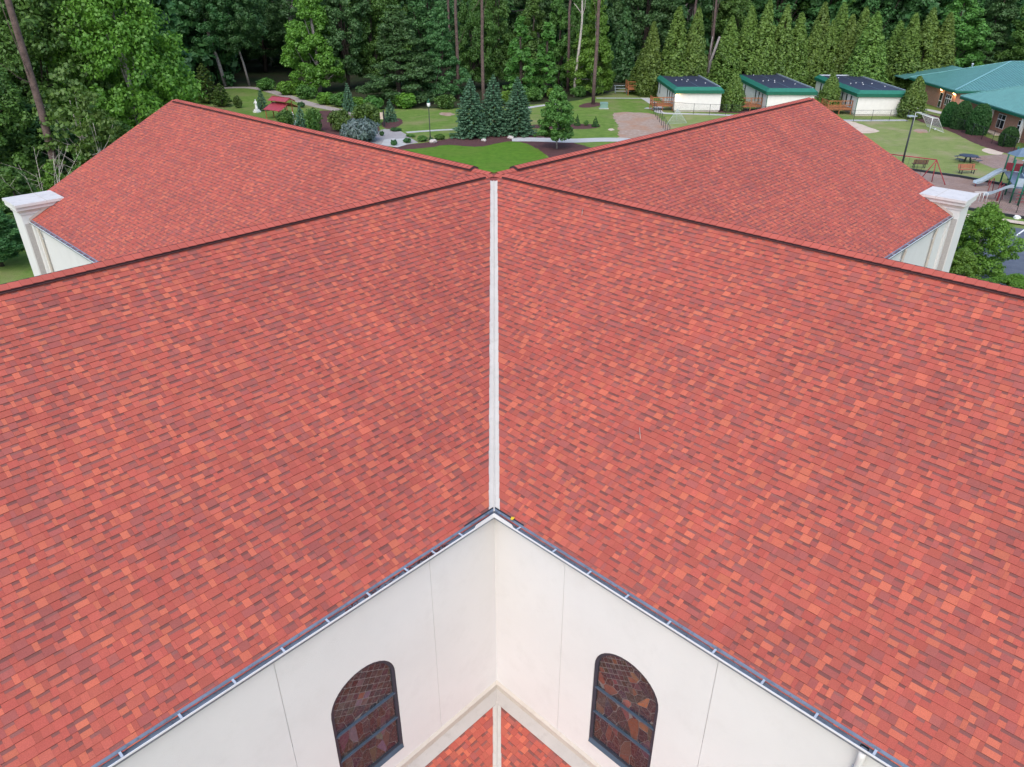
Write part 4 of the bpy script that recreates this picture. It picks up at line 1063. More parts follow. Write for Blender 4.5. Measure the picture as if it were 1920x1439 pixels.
# garden
for x, y, yt, w, key, lab in ((884, 257, 150, 66, 'sp1', 'left one of the three blue green spruces in the mulch bed'), (926, 253, 143, 62, 'sp2', 'middle one of the three blue green spruces in the mulch bed'), (970, 253, 147, 62, 'sp1', 'right one of the three blue green spruces in the mulch bed')):
    plant_px('spruce_tree', key, lab, 'spruce', x, y, yt, w, group='three spruces')
plant_px('spruce_tree', 'sp3', 'small blue green spruce in a round mulch bed by the paved walk', 'spruce', 733, 228, 188, 26)
plant_px('spruce_tree', 'sp3', 'young blue spruce at the wood edge left of the small mulched spruce', 'spruce', 655, 210, 158, 26)
plant_px('broadleaf_tree', 'small', 'young round leafed tree in the mulch right of the spruces', 'tree', 1044, 280, 167, 76)
plant_px('pine_tree', 'pine', 'young olive green pine behind the peak of the far left arm', 'pine tree', 391, 194, 122, 48)
plant_px('pine_tree', 'pine', 'bushy young pine just left of the roof peak', 'pine tree', 345, 190, 140, 40)
plant_px('pine_tree', 'pine', 'second young pine between lawn and roof peak', 'pine tree', 418, 200, 158, 36)
plant_px('spruce_tree', 'sp3', 'grey green young spruce beside the white statue', 'spruce', 493, 208, 170, 22)
plant_px('spruce_tree', 'sp3', 'pale green young conifer beside the lower statue', 'spruce', 566, 240, 200, 26)
BU = [(447, 203, 178, 18, 'loose', 'small reddish bush alone on the far lawn'), (590, 247, 200, 38, 'loose2', 'round green bush right of the lower statue'), (640, 246, 203, 52, 'loose', 'olive bush behind the silvery bush'),
      (690, 235, 190, 62, 'loose', 'wide olive bush behind the paved walk'), (537, 238, 205, 40, 'loose2', 'green bush left of the lower statue'), (676, 266, 221, 84, 'silver', 'large silvery lavender bush at the ridge of the far left arm'),
      (565, 202, 190, 15, 'ball', 'dark round bush beside the pavilion'), (739, 273, 261, 14, 'ball', 'left round clipped bush at the paved terrace'), (764, 268, 258, 17, 'ball', 'right round clipped bush at the paved terrace'),
      (792, 265, 254, 24, 'ball2', 'dark bush left of the lamp post foot'), (808, 263, 257, 10, 'ball', 'tiny dark bush at the lamp post foot'), (824, 262, 251, 22, 'ball2', 'round bush right of the lamp post'), (848, 258, 253, 13, 'ball', 'low dark bush left of the left spruce'),
      (1099, 236, 225, 11, 'ball2', 'small round bush right of the young tree'), (1116, 238, 218, 16, 'cone', 'dark conical bush in the small mulch bed'), (1082, 236, 214, 14, 'cone', 'dark bush half behind the young tree'), (716, 255, 245, 10, 'ball', 'small bush at the bend of the paved walk'),
      (742, 246, 239, 24, 'ball', 'low dark bush along the paved walk'), (1003, 257, 252, 9, 'ball2', 'tiny bush beside the footpath right of the spruces'), (770, 257, 252, 20, 'ball2', 'low bush between paved walk and lamp post')]
for x, y, yt, w, key, lab in BU: plant_px('garden_bush', key, lab, 'bush', x, y, yt, w, group='garden bushes', parts=('foliage', 'stem'))
EG = [(1775, 237, 190, 31, 'left clipped dark bush at the brick building'), (1797, 242, 188, 35, 'second clipped dark bush at the brick building'), (1829, 252, 193, 41, 'third clipped dark bush, largest at the brick building'), (1887, 274, 237, 34, 'clipped dark bush nearest the right picture edge')]
for x, y, yt, w, lab in EG: plant_px('clipped_bush', 'egg', lab, 'bush', x, y, yt, w, group='clipped bushes by the brick building', parts=('foliage', 'stem'))
b = ground_at_Y(1842, 48, 3.0); plant('broadleaf_tree', 'lot', 'light green leafy tree in the parking lot beside the right pier', 'tree', (b.x, b.y, 0), 4.9, 2.1)
b = ground_at_Y(1795, 44, 1.5); plant('broadleaf_tree', 'lot', 'low green tree close against the right pier', 'tree', (b.x, b.y, 0), 3.2, 1.4)
b = ground_at_Y(1905, 43, 1.5); plant('broadleaf_tree', 'lot', 'low green tree at the right edge above the near ridge', 'tree', (b.x, b.y, 0), 1.9, 1.5)
# ------------------------------------------------------------------ portable buildings
def portable(o, L, lamp, label, rz, skew=0):
    W = 7.0; t = thing('portable_building', label, 'building', o, rz, 'portable classroom buildings')
    mb = MB(); mb.box(0, W, 0, L, .25, 2.95); w = mb.build('wall', M['siding'], t)
    mb = MB(); mb.box(.08, W-.08, .08, L-.08, 0, .25); mb.build('skirting', M['trim'], t)
    for k in range(1, 6):
        g_ = MB(); g_.box(W*k/6-.02, W*k/6+.02, -.012, 0.02, .27, 2.9); g_.build('batten', M['siding'], w)
    ov = .35; z0, z1 = 2.72, 3.16; zt = 3.62; i = .55
    a = [(-ov, -ov), (W+ov, -ov), (W+ov, L+ov), (-ov, L+ov)]; bb = [(-ov+i, -ov+i), (W+ov-i, -ov+i), (W+ov-i, L+ov-i), (-ov+i, L+ov-i)]
    for k in range(4):
        p, q = a[k], a[(k+1) % 4]; r, s = bb[k], bb[(k+1) % 4]
        f = MB(); c = Vector((W/2, L/2, 0)); mid = (Vector((*p, 0)) + Vector((*q, 0)))/2; nin = (c-mid); nin = Vector((nin.x, 0, 0)) if abs(p[0]-q[0]) < .01 else Vector((0, nin.y, 0)); nin.normalize()
        f.prism([(*p, z0), (*q, z0), (*q, z1), (*p, z1)], nin*.06); f.build('fascia', M['greenmetal'], t)
        m_ = MB(); m_.prism([(*p, z1+.002), (*q, z1+.002), (*s, zt), (*r, zt)], (0, 0, -.03)); m_.build('mansard', M['greenmansard'], t)
    rf = MB(); rf.box(-ov+i-.05, W+ov-i+.05, -ov+i-.05, L+ov-i+.05, 3.3, 3.5); rf = rf.build('roof', M['darkroof'], t)
    s_ = MB(); s_.box(W*.52, W*.52+.05, -ov+i, L+ov-i, 3.5, 3.515); s_.build('roof_seam', M['bluegrey'], rf)
    c_ = MB(); c_.box(W+ov-i-.12, W+ov-i+.10, -ov+i+.3, L+ov-i, 3.5, 3.66); c_.build('parapet_cap', M['galv'], rf)
    c_ = MB(); c_.box(-ov+i, W+ov-i-.2, L+ov-i-.2, L+ov-i+.06, 3.5, 3.64); c_.build('parapet_cap', M['hanger'], rf)
    for (u, v) in ((1.6, .42), (2.7, .46), (3.1, .36), (3.7, .46), (4.9, .42), (2.2, .8), (5.6, .25)):
        v_ = MB(); v_.tube([(u, L*v, 3.5), (u, L*v, 3.60)], .06, .06, 8); v_.lathe([(.05, .08), (.13, .10), (.02, .15)], 8, (u, L*v, 3.5)); v_.build('roof_vent', M['white'], rf)
    for v in (2.6, 4.6, 6.6, 13.6, 15.6, 17.6):
        f = MB(); f.box(-.05, .0, v-.32, v+.32, .95, 2.55); f = f.build('window', M['galv'], w)
        g_ = MB(); g_.box(-.06, -.051, v-.26, v+.26, 1.0, 2.5); g_.build('pane', M['darkglass'], f)
    for cx_ in (0, W):
        g_ = MB(); g_.box(cx_-.05, cx_+.05, -.025, -.002, .25, 2.72); g_.build('corner_trim', M['greenmetal' if cx_ == 0 and not lamp else 'siding'], w)
    if lamp:
        l = MB(); l.box(.02, .26, -.16, -.026, 2.36, 2.62); l = l.build('wall_lamp', M['blackmetal'], t)
        e = MB(); e.box(.04, .24, -.2, -.161, 2.38, 2.58); e.build('lamp_lens', M['lampglow'], l)
        ld = bpy.data.lights.new('lamp_light', 'POINT'); ld.energy = 22; ld.color = (1, .62, .28); ld.shadow_soft_size = .1
        lo = bpy.data.objects.new('lamp_light', ld); COL.objects.link(lo); lo.parent = l; lo.location = (.14, -.35, 2.45)
    return t
def deck(o, rz, w, d, h, label, ramp=False):
    t = thing('wooden_deck', label, 'deck', o, rz, 'wooden entrance decks')
    n = 8
    for k in range(n):
        p = MB(); p.box(0, w, d*k/n+.01, d*(k+1)/n-.01, h-.05, h); p.build('plank', M['wood'], t)
    s = MB(); s.box(0, w, -.03, .0, h-.28, h-.052); s.build('rim_board', M['wood'], t)
    s = MB(); s.box(-.03, 0, 0, d, h-.28, h-.052); s.build('rim_board', M['wood'], t)
    for x, y in ((0, 0), (w, 0), (0, d), (w/2, 0)):
        p = MB(); p.box(x-.055, x+.055, y-.055, y+.055, 0, h+1.1); p.build('post', M['wood'], t)
    for a, b in (((0, 0), (w, 0)), ((0, 0), (0, d))):
        for z in (h+.45, h+1.05):
            r = MB(); r.bar((*a, z), (*b, z), .05, .11); r.build('rail', M['wood'], t)
        m = 9 if a[0] == 0 and b[0] != 0 else 7
        for k in range(1, m):
            x = a[0] + (b[0]-a[0])*k/m; y = a[1] + (b[1]-a[1])*k/m; q = MB(); q.box(x-.02, x+.02, y-.02, y+.02, h+.05, h+1.04); q.build('baluster', M['wood'], t)
    return t
RP = -.01
portable((25.2, 120.0, 0), 21, True, 'leftmost white portable building with green mansard edge and lit corner lamp', RP)
portable((38.9, 118.5, 0), 22.4, False, 'middle white portable building, its front half hidden by the roof peak', -.037)
portable((51.7, 116.2, 0), 20.6, False, 'right white portable building beside the brick building', -.063)
deck((22.0, 121.2, 0), .02, 3.2, 2.0, .9, 'brown wooden deck at the front left of the leftmost portable')
deck((20.6, 138.5, 0), .02, 3.6, 3.0, 1.2, 'tall brown wooden deck at the rear of the leftmost portable')
deck((35.5, 120.5, 0), .02, 3.3, 2.2, .9, 'brown wooden deck beside the middle portable')
deck((48.0, 117.4, 0), .02, 3.6, 2.6, .9, 'brown wooden deck with ramp at the right portable')
# bleacher far behind
b = at(1172, 176); t = thing('bleacher', 'grey metal bleacher in the dark wood left of the rear deck', 'bleacher', b, .0)
for k, (y, z) in enumerate(((0, .45), (.6, .85), (1.2, 1.25))):
    s = MB(); s.box(-1.9, 2.4, y-.14, y+.14, z-.04, z); s.build('seat', M['hanger'], t)
for x in (-1.7, .2, 2.2):
    s = MB(); s.bar((x, -.2, .0), (x, 1.3, 1.2), .06); s.bar((x, 1.3, 1.2), (x, 1.3, 0), .06); s.build('frame', M['galv'], t)

# ------------------------------------------------------------------ chain-link fences
def fence(pts, h, label, step=2.6, mat='blackmetal', rail_r=.022):
    b = pts[0]; t = thing('chain_link_fence', label, 'fence', b); P = [p - b for p in pts]
    for i in range(len(P)-1):
        a, c = P[i], P[i+1]; L = (c-a).length; n = max(1, round(L/step))
        r = MB(); r.tube([a + Vector((0, 0, h)), c + Vector((0, 0, h))], rail_r, n=6); r.build('rail', M[mat], t)
        for k in range(n + (1 if i == len(P)-2 else 0)):
            q = a.lerp(c, k/n); p = MB(); p.tube([q, q + Vector((0, 0, h+.05))], .032, n=6); p.build('post', M[mat], t)
        w = MB(); d = (c-a)/L; sp = .16; nw = int(L/sp)
        s = Vector((-d.y, d.x, 0))*.004
        for k in range(-int(h/sp), nw):
            for sg in (0, 1):
                u0, u1 = k*sp, k*sp + h; z0, z1 = (0, h) if sg == 0 else (h, 0)
                if u0 < 0: z0 += (-u0)*(1 if sg == 0 else -1); u0 = 0
                if u1 > L: z1 -= (u1-L)*(1 if sg == 0 else -1); u1 = L
                if u1 - u0 < .02: continue
                A = a + d*u0 + Vector((0, 0, z0)); B = a + d*u1 + Vector((0, 0, z1)); o_ = Vector((0, 0, .004))
                n_ = len(w.v); w.add([A - o_, B - o_, B + o_, A + o_], [(0, 1, 2, 3)])
        m = w.build('wire_mesh', M[mat], t); m['kind'] = 'stuff'
fence([at(1223, 208), at(1226, 214), at(1240, 236), at(1254, 262)], 1.6, 'black chain-link fence running down beside the bare soil')
fence([at(1223, 208) + Vector((.15, -.3, 0)), at(1300, 214.5), at(1360, 216.5), at(1440, 220), at(1600, 227.5), at(1700, 227)], 1.5, 'black chain-link fence along the front of the portable buildings', 3.0)
fence([at(1700, 229), at(1770, 236), at(1840, 262), at(1900, 284), at(1960, 300)], 1.5, 'dark chain-link fence in front of the clipped bushes', 2.8)
fence([at(1870, 392), at(1905, 400), at(1990, 415)], 1.6, 'dark chain-link fence at the near side of the playground', 2.6)

# ------------------------------------------------------------------ brick building with green metal roofs
bt = thing('brick_building', 'brick school building with green ribbed metal roofs and white windows', 'building', (0, 0, 0))
e1 = Vector((-.08, -.9968, 0)); e2 = Vector((.9968, -.08, 0))
F1 = Vector((67.3, 118.6, 3.3)); B1 = F1 - e1*17.4; AP = Vector((82.6, 131.6, 6.15))
def roofpoly(name, poly, th=.14):
    mb = MB(); mb.prism(poly, (0, 0, -th)); return mb.build(name, M['tealroof'], bt)
def ribs(parent, p0, p1, q0, q1, n, w=.05):
    """raised seams from the eave line p0-p1 up to q0-q1"""
    for k in range(n):
        f = (k+.5)/n; a = p0.lerp(p1, f); b = q0.lerp(q1, f)
        if (b-a).length < .4: continue
        r = MB(); r.bar(a + Vector((0, 0, .03)), b + Vector((0, 0, .03)), w, .06); r.build('roof_seam', M['tealrib'], parent)
s = roofpoly('roof_slope', [F1, AP, B1])
for k in range(28):
    f = (k+.5)/28; a = F1.lerp(B1, f)
    tt = min(f/.78, (1-f)/.22); 
    hit = F1.lerp(AP, f/.76) if f < .76 else B1.lerp(AP, (1-f)/.24)
    r = MB(); r.bar(a + Vector((0, 0, .02)), hit + Vector((0, 0, .02)), .04, .04); r.build('roof_seam', M['tealroof'], s)
s = roofpoly('roof_slope', [F1, F1 + e2*40, AP + e2*28, AP]); ribs(s, F1, F1 + e2*12, F1, AP + e2*0, 1)
for k in range(52):
    a = F1 + e2*(.4 + k*.5); u = (a-F1).length; full = (AP-F1).dot(e2); dz = AP.z-F1.z
    top = F1.lerp(AP, u/full) if u < full else AP + e2*(u-full)
    r = MB(); r.bar(a + Vector((0, 0, .03)), top + Vector((0, 0, .03)), .07, .07); r.build('roof_seam', M['tealrib'], s)
h_ = MB(); h_.bar(F1 + Vector((0, 0, .07)), AP + Vector((0, 0, .07)), .32, .08); h_.build('hip_cap', M['tealrib'], bt)
h_ = MB(); h_.bar(B1 + Vector((0, 0, .07)), AP + Vector((0, 0, .07)), .25, .08); h_.build('hip_cap', M['tealrib'], bt)
h_ = MB(); h_.bar(AP + Vector((0, 0, .07)), AP + e2*28 + Vector((0, 0, .07)), .3, .08); h_.build('ridge_cap', M['tealrib'], bt)
f = MB(); f.bar(F1 - Vector((0, 0, .26)), B1 - Vector((0, 0, .26)), .1, .28); f.build('eave_gutter', M['greenmetal'], bt)
f = MB(); f.bar(F1 - Vector((0, 0, .26)), F1 + e2*40 - Vector((0, 0, .26)), .1, .28); f.build('eave_gutter', M['greenmetal'], bt)
v_ = MB(); vp = AP + e2*2.2 - e1*-3.5 + Vector((0, 0, -.4)); v_.lathe([(.12, -.3), (.12, .5), (.25, .55), (.05, .75)], 10, vp); v_.build('roof_vent', M['hanger'], bt)
v_ = MB(); v_.lathe([(.12, -.4), (.12, .4), (.22, .5), (.05, .6)], 10, B1.lerp(AP, .62) + Vector((0, 0, .1))); v_.build('roof_vent', M['hanger'], bt)
# low roof piece behind
mb = MB(); L0 = B1 - e1*1.0; mb.prism([L0 - e2*.5 + Vector((0, 0, -.3)), L0 - e1*9 - e2*.5 + Vector((0, 0, -.3)), L0 - e1*9 + e2*9 + Vector((0, 0, 1.4)), L0 + e2*9 + Vector((0, 0, 1.4))], (0, 0, -.14)); mb.build('roof_slope', M['tealroof'], bt)
C2 = Vector((64.9, 112.7, 3.3)); R2 = C2 + (e2 + e1)*12 + Vector((0, 0, 4.6))
s = roofpoly('roof_slope', [C2, C2 + e1*34, R2 + e1*22, R2])
for k in range(64):
    a = C2 + e1*(.25 + k*.5); u = (a-C2).length; top = C2.lerp(R2, u/12) if u < 12 else R2 + e1*(u-12)
    r = MB(); r.bar(a + Vector((0, 0, .03)), top + Vector((0, 0, .03)), .07, .07); r.build('roof_seam', M['tealrib'], s)
s = roofpoly('roof_slope', [C2, R2, R2 + e2*20, C2 + e2*32])
h_ = MB(); h_.bar(C2 + Vector((0, 0, .07)), R2 + Vector((0, 0, .07)), .25, .08); h_.build('hip_cap', M['tealrib'], bt)
f = MB(); f.bar(C2 - Vector((0, 0, .26)), C2 + e1*34 - Vector((0, 0, .26)), .1, .28); f.build('eave_gutter', M['greenmetal'], bt)
# walls
def wallbox(p, q, d, z0, z1, name='wall', mat='brick'):
    mb = MB(); p = Vector(p); q = Vector(q); mb.prism([(p.x, p.y, z0), (q.x, q.y, z0), (q.x + d.x, q.y + d.y, z0), (p.x + d.x, p.y + d.y, z0)], (0, 0, z1-z0)); return mb.build(name, M[mat], bt)
w1 = wallbox(F1 + e2*.7 + e1*-.7, B1 + e2*.7 + e1*.7, e2*12, 0, 3.12)
wallbox(F1 + e2*12.8 - e1*.72, F1 + e2*39 - e1*.72, -e1*9, 0, 3.1)
w2 = wallbox(C2 + e2*.8 + e1*.9, C2 + e2*.8 + e1*33, e2*14, 0, 3.12)
def on_wall(org, s, x, z): p = org + e1*s + e2*x; return Vector((p.x, p.y, z))
def wframe(org, s0, s1, z0, z1, mull, hor, parent, door=False):
    X = -.06
    b = MB(); b.prism([on_wall(org, s0, X, z0), on_wall(org, s1, X, z0), on_wall(org, s1, X, z1), on_wall(org, s0, X, z1)], e2*.05)
    fr = b.build('door' if door else 'window', M['white'], parent)
    n = len(mull)+1; es = [s0] + list(mull) + [s1]; hz = [z0] + list(hor) + [z1]
    for i in range(n):
        for j in range(len(hz)-1):
            g_ = MB(); g_.prism([on_wall(org, es[i]+.06, X-.004, hz[j]+.06), on_wall(org, es[i+1]-.06, X-.004, hz[j]+.06), on_wall(org, es[i+1]-.06, X-.004, hz[j+1]-.06), on_wall(org, es[i]+.06, X-.004, hz[j+1]-.06)], e2*.003)
            g_.build('pane', M['darkglass'], fr)
O_1 = F1 + e2*.7; O_2 = C2 + e2*.8
wframe(O_1, -6.0, -5.0, .08, 2.3, (), (1.1,), w1, True)
wframe(O_1, -3.9, -1.9, .75, 2.35, (-3.25, -2.6), (1.75,), w1)
for s0 in (5.4, 10.2): wframe(O_2, s0, s0+1.9, .7, 2.45, (s0+.95,), (1.8,), w2)
wframe(O_2, 15.3, 16.3, .05, 2.4, (), (1.8,), w2, True)
wframe(O_2, 18.2, 20.1, .7, 2.45, (19.1,), (1.8,), w2)
dsp = MB(); dsp.bar(on_wall(O_1, -4.4, -.06, 0), on_wall(O_1, -4.4, -.06, 3.0), .1); dsp.build('downspout', M['brownbench'], w1)
for s0 in (9.3, 17.2):
    c_ = MB(); c_.box(-.16, .16, -.16, .16, 0, 3.0, Matrix.Translation(on_wall(O_2, s0, -.55, 0))); c_.build('porch_column', M['siding'], bt)
p_ = MB(); p_.prism([on_wall(O_2, 8.6, -1.1, 0), on_wall(O_2, 12.6, -1.1, 0), on_wall(O_2, 12.6, -.02, 0), on_wall(O_2, 8.6, -.02, 0)], (0, 0, .15)); p_.build('porch_slab', M['sand'], bt)
for org, s0, zz in ((O_1, -5.7, 2.75), (O_1, -1.2, 2.7), (O_1, -.95, 2.7)):
    l = MB(); l.box(-.12, .12, -.12, .12, -.09, .09, Matrix.Translation(on_wall(org, s0, -.14, zz))); l = l.build('wall_lamp', M['white'], w1)
    e = MB(); e.box(-.07, .07, -.07, .07, -.02, .02, Matrix.Translation(on_wall(org, s0, -.14, zz-.115))); e.box(-.02, .02, -.06, .06, -.05, .05, Matrix.Translation(on_wall(org, s0, -.29, zz))); e.build('lamp_lens', M['lampglow'], l)
    ld = bpy.data.lights.new('lamp_light', 'POINT'); ld.energy = 14; ld.color = (1, .62, .28); ld.shadow_soft_size = .12
    lo = bpy.data.objects.new('lamp_light', ld); COL.objects.link(lo); lo.parent = l; lo.location = on_wall(org, s0, -.55, zz-.05)

# ------------------------------------------------------------------ lamp posts
b = at(807, 262); t = thing('lamp_post', 'black lamp post with white globe lantern on the garden lawn', 'lamp post', b)
hp = topz(201, b.y); mb = MB(); mb.lathe([(.16, 0), (.16, .12), (.09, .3), (.06, .5), (.045, hp)], 12); mb.build('post', M['blackmetal'], t)
mb = MB(); mb.lathe([(.08, 0), (.20, .12), (.23, .45), (.12, .55)], 12, (0, 0, hp)); mb.build('globe', M['globe'], t)
mb = MB(); mb.lathe([(.24, 0), (.12, .18), (.04, .3), (.05, .36), (.01, .5)], 12, (0, 0, hp+.52)); mb.build('finial', M['greenpost'], t)
b = at(1683, 341); t = thing('light_pole', 'tall dark light pole with flat lamp head beside the play field', 'lamp post', b)
hp = topz(219, b.y); mb = MB(); mb.tube([(0, 0, 0), (0, 0, hp)], .10, .075, 10); mb.build('post', M['blackmetal'], t)
mb = MB(); mb.box(-.62, -.05, -.2, .2, hp-.02, hp+.10); mb.box(-.1, .3, -.06, .06, hp, hp+.07); mb.build('lamp_head', M['galv'], t)
# utility box
b = at(1132, 204); t = thing('utility_box', 'pale green utility box on the lawn right of the pine', 'utility box', b)
mb = MB(); mb.box(-.6, .6, -.4, .4, .08, .78); mb.build('cabinet', M['greenbox'], t)
mb = MB(); mb.prism([(-.64, -.45, .782), (.64, -.45, .782), (.60, .42, .9), (-.60, .42, .9)], (0, 0, .05)); mb.build('lid', M['greenbox'], t)
mb = MB(); mb.box(-.75, .75, -.55, .55, 0, .08); mb.build('pad', M['concrete'], t)

# ------------------------------------------------------------------ goals
def goal(p0, p1, h, back, label):
    t = thing('soccer_goal', label, 'goal', p0); d = p1-p0; nb = Vector((d.y, -d.x, 0)).normalized()*back
    if nb.x*back < 0: nb = -nb
    Z = Vector((0, 0, h)); O = Vector((0, 0, 0))
    for p in (O, d):
        mb = MB(); mb.tube([p, p + Z], .04, n=8); mb.build('post', M['white'], t)
        mb = MB(); mb.tube([p + Z, p + Z + nb*.35, p + nb], .03, n=8); mb.build('back_stay', M['white'], t)
    mb = MB(); mb.tube([Z, d + Z], .04, n=8); mb.build('crossbar', M['white'], t)
    mb = MB(); mb.tube([nb, d + nb], .04, n=8); mb.build('ground_bar', M['white'], t)
    w = MB(); q = .012
    for k in range(31):
        f = k/30; a = d*f
        for A, B in ((a + Z, a + Z + nb*.35), (a + Z + nb*.35, a + nb)): w.bar(A, B, q, q)
    for k in range(1, 12):
        f = k/12; c = Z + nb*.35 if f > .7 else Z*(f/.7) + nb*(1 - .65*f/.7); w.bar(c, c + d, q, q)
    w.build('net', M['net'], t)['kind'] = 'stuff'
goal(at(1742, 249), at(1711, 237), 1.85, 2.0, 'white soccer goal with net in front of the clipped bushes')
p0 = at(1250, 233); t = thing('soccer_goal', 'low white triangular training goal with net in the fence corner', 'goal', p0)
A = at(1288, 231) - p0; T_ = at(1268, 228) - p0 + Vector((.3, 1.2, 1.55)); Bk = at(1268, 226) - p0
for p, q in ((Vector((0, 0, 0)), T_), (A, T_), (Bk, T_), (Vector((0, 0, 0)), A)):
    mb = MB(); mb.tube([p, q], .025, n=6); mb.build('tube', M['net'], t)
w = MB()
for k in range(1, 24):
    f = k/24; w.bar(T_, (A*f), .007); w.bar(T_*f, T_*f + (A)*(1-f), .007)
w.build('net', M['net'], t)['kind'] = 'stuff'
bl = MB(); c = at(1753, 244.5); bm = bmesh.new(); bmesh.ops.create_icosphere(bm, subdivisions=2, radius=.13); me = bpy.data.meshes.new('ball'); bm.to_mesh(me); bm.free(); me.materials.append(M['white'])
tag(link('ball', me, None, loc=(c.x, c.y, .13)), 'white ball lying in the soccer goal', 'ball')

# ------------------------------------------------------------------ playground
b = at(1745, 341); t = thing('swing_set', 'red tubular swing set at the left of the playground', 'swing set', b)
hz = topz(300, b.y); be = at(1650, 287, hz) - b; ap = Vector((0, 0, hz))
mb = MB(); mb.tube([ap, be], .05, n=8); mb.build('top_beam', M['redmetal'], t)
for base, off in ((ap, Vector((0, 0, 0))), (be, be)):
    for dx, dy in ((-.9, .5), (0.0, -.2), (.75, -1.4)):
        mb = MB(); mb.tube([base, Vector((base.x + dx, base.y + dy, 0))], .045, n=8); mb.build('leg', M['redmetal'], t)
for k in (.25, .5, .75):
    p = ap.lerp(be, k); d = (be-ap).normalized()
    for s in (-.22, .22):
        mb = MB(); mb.tube([p + d*s, p + d*s - Vector((0, 0, hz-.55))], .012, n=4); mb.build('chain', M['blackmetal'], t)
    mb = MB(); q = p - Vector((0, 0, hz-.5)); mb.bar(q - d*.25, q + d*.25, .2, .04); mb.build('swing_seat', M['blackmetal'], t)
def bench(o, rz, L, label, mat, back=True):
    t = thing('bench', label, 'bench', o, rz, 'benches at the play field'); n = 5
    for k in range(n):
        s = MB(); s.box(-L/2, L/2, -.24 + k*.1, -.16 + k*.1, .43, .47); s.build('slat', M[mat], t)
    for k in range(4 if back else 0):
        s = MB(); s.box(-L/2, L/2, .27 + k*.02, .30 + k*.02, .52 + k*.11, .61 + k*.11); s.build('slat', M[mat], t)
    for x in (-L*.36, L*.36):
        s = MB(); s.box(x-.03, x+.03, -.2, -.14, 0, .43); s.box(x-.03, x+.03, .2, .26, 0, .43); s.box(x-.03, x+.03, -.2, .26, .38, .43)
        if back: s.bar((x, .24, .4), (x, .37, .95), .05)
        s.build('leg', M['blackmetal'], t)
bench(at(1722, 315), PI-.15, 1.5, 'dark brown bench in front of the swing set', 'brownbench')
bench(at(1812, 326), .1, 1.9, 'orange slatted bench at the rubber kerb of the playground', 'orange')
b = at(1813, 305); t = thing('picnic_table', 'round dark blue picnic table with attached seats on the mulch pad', 'picnic table', b)
mb = MB(); mb.lathe([(1.0, .72), (1.02, .75), (1.0, .78)], 8); mb.build('table_top', M['navy'], t)
for k in range(4):
    a = k*PI/2 + .4; s = MB(); s.box(-.42, .42, -.15, .15, .44, .48, Matrix.Rotation(a, 4, 'Z') @ Matrix.Translation((0, 1.35, 0))); s.build('seat', M['navy'], t)
    s = MB(); ca, sa = math.cos(a+PI/2), math.sin(a+PI/2); s.tube([(ca*.25, sa*.25, .7), (ca*.3, sa*.3, .25), (ca*1.35, sa*1.35, .22), (ca*1.35, sa*1.35, .44)], .035, n=6); s.build('seat_arm', M['blackmetal'], t)
    s = MB(); s.tube([(ca*.25, sa*.25, .7), (ca*.45, sa*.45, 0)], .04, n=6); s.build('leg', M['blackmetal'], t)
# climbing frame with slides
b = at(1884, 364); t = thing('playground_structure', 'green posted playground climber with grey slides and blue grey roofs', 'playground', b)
def W_(x, y, z=0): p = at(x, y, z) - b; p.z = z; return p
posts = [(1873.5, 348), (1893, 381), (1906, 352), (1926, 384), (1884, 366), (1917, 366), (1890, 338), (1940, 360), (1908, 386)]
for i, (x, y) in enumerate(posts):
    q = W_(x, y); mb = MB(); mb.tube([q, q + Vector((0, 0, 3.3 if i != 8 else 2.2))], .075, n=10); mb.build('post', M['greenpost'], t)
pl = [W_(1873.5, 348), W_(1893, 381), W_(1926, 384), W_(1906, 352)]
for z, k in ((1.35, 1.0),):
    mb = MB(); mb.prism([Vector((p.x, p.y, z)) for p in pl], (0, 0, .1)); mb.build('platform', M['bluegrey'], t)
mb = MB(); p2 = [W_(1890, 338), W_(1906, 352), W_(1940, 360), W_(1925, 345)]; mb.prism([Vector((p.x, p.y, 1.0)) for p in p2], (0, 0, .1)); mb.build('platform', M['slide'], t)
for a, c, m in ((0, 3, 'redmetal'), (2, 3, 'slide'), (1, 2, 'slide')):
    mb = MB(); A, B_ = pl[a], pl[c]; mb.prism([Vector((A.x, A.y, 1.5)), Vector((B_.x, B_.y, 1.5)), Vector((B_.x, B_.y, 2.25)), Vector((A.x, A.y, 2.25))], (0.03, .05, 0)); mb.build('side_panel', M[m], t)
for cx_, cy_, m in ((1893, 356, 'bluegrey'), (1921, 372, 'slide')):
    c = W_(cx_, cy_); mb = MB(); q = .85
    base = [Vector((c.x-q, c.y-q, 3.3)), Vector((c.x+q, c.y-q, 3.3)), Vector((c.x+q, c.y+q, 3.3)), Vector((c.x-q, c.y+q, 3.3))]; top = Vector((c.x, c.y, 4.0))
    mb.add(base + [top], [(0, 1, 4), (1, 2, 4), (2, 3, 4), (3, 0, 4), (3, 2, 1, 0)]); mb.build('roof', M[m], t)
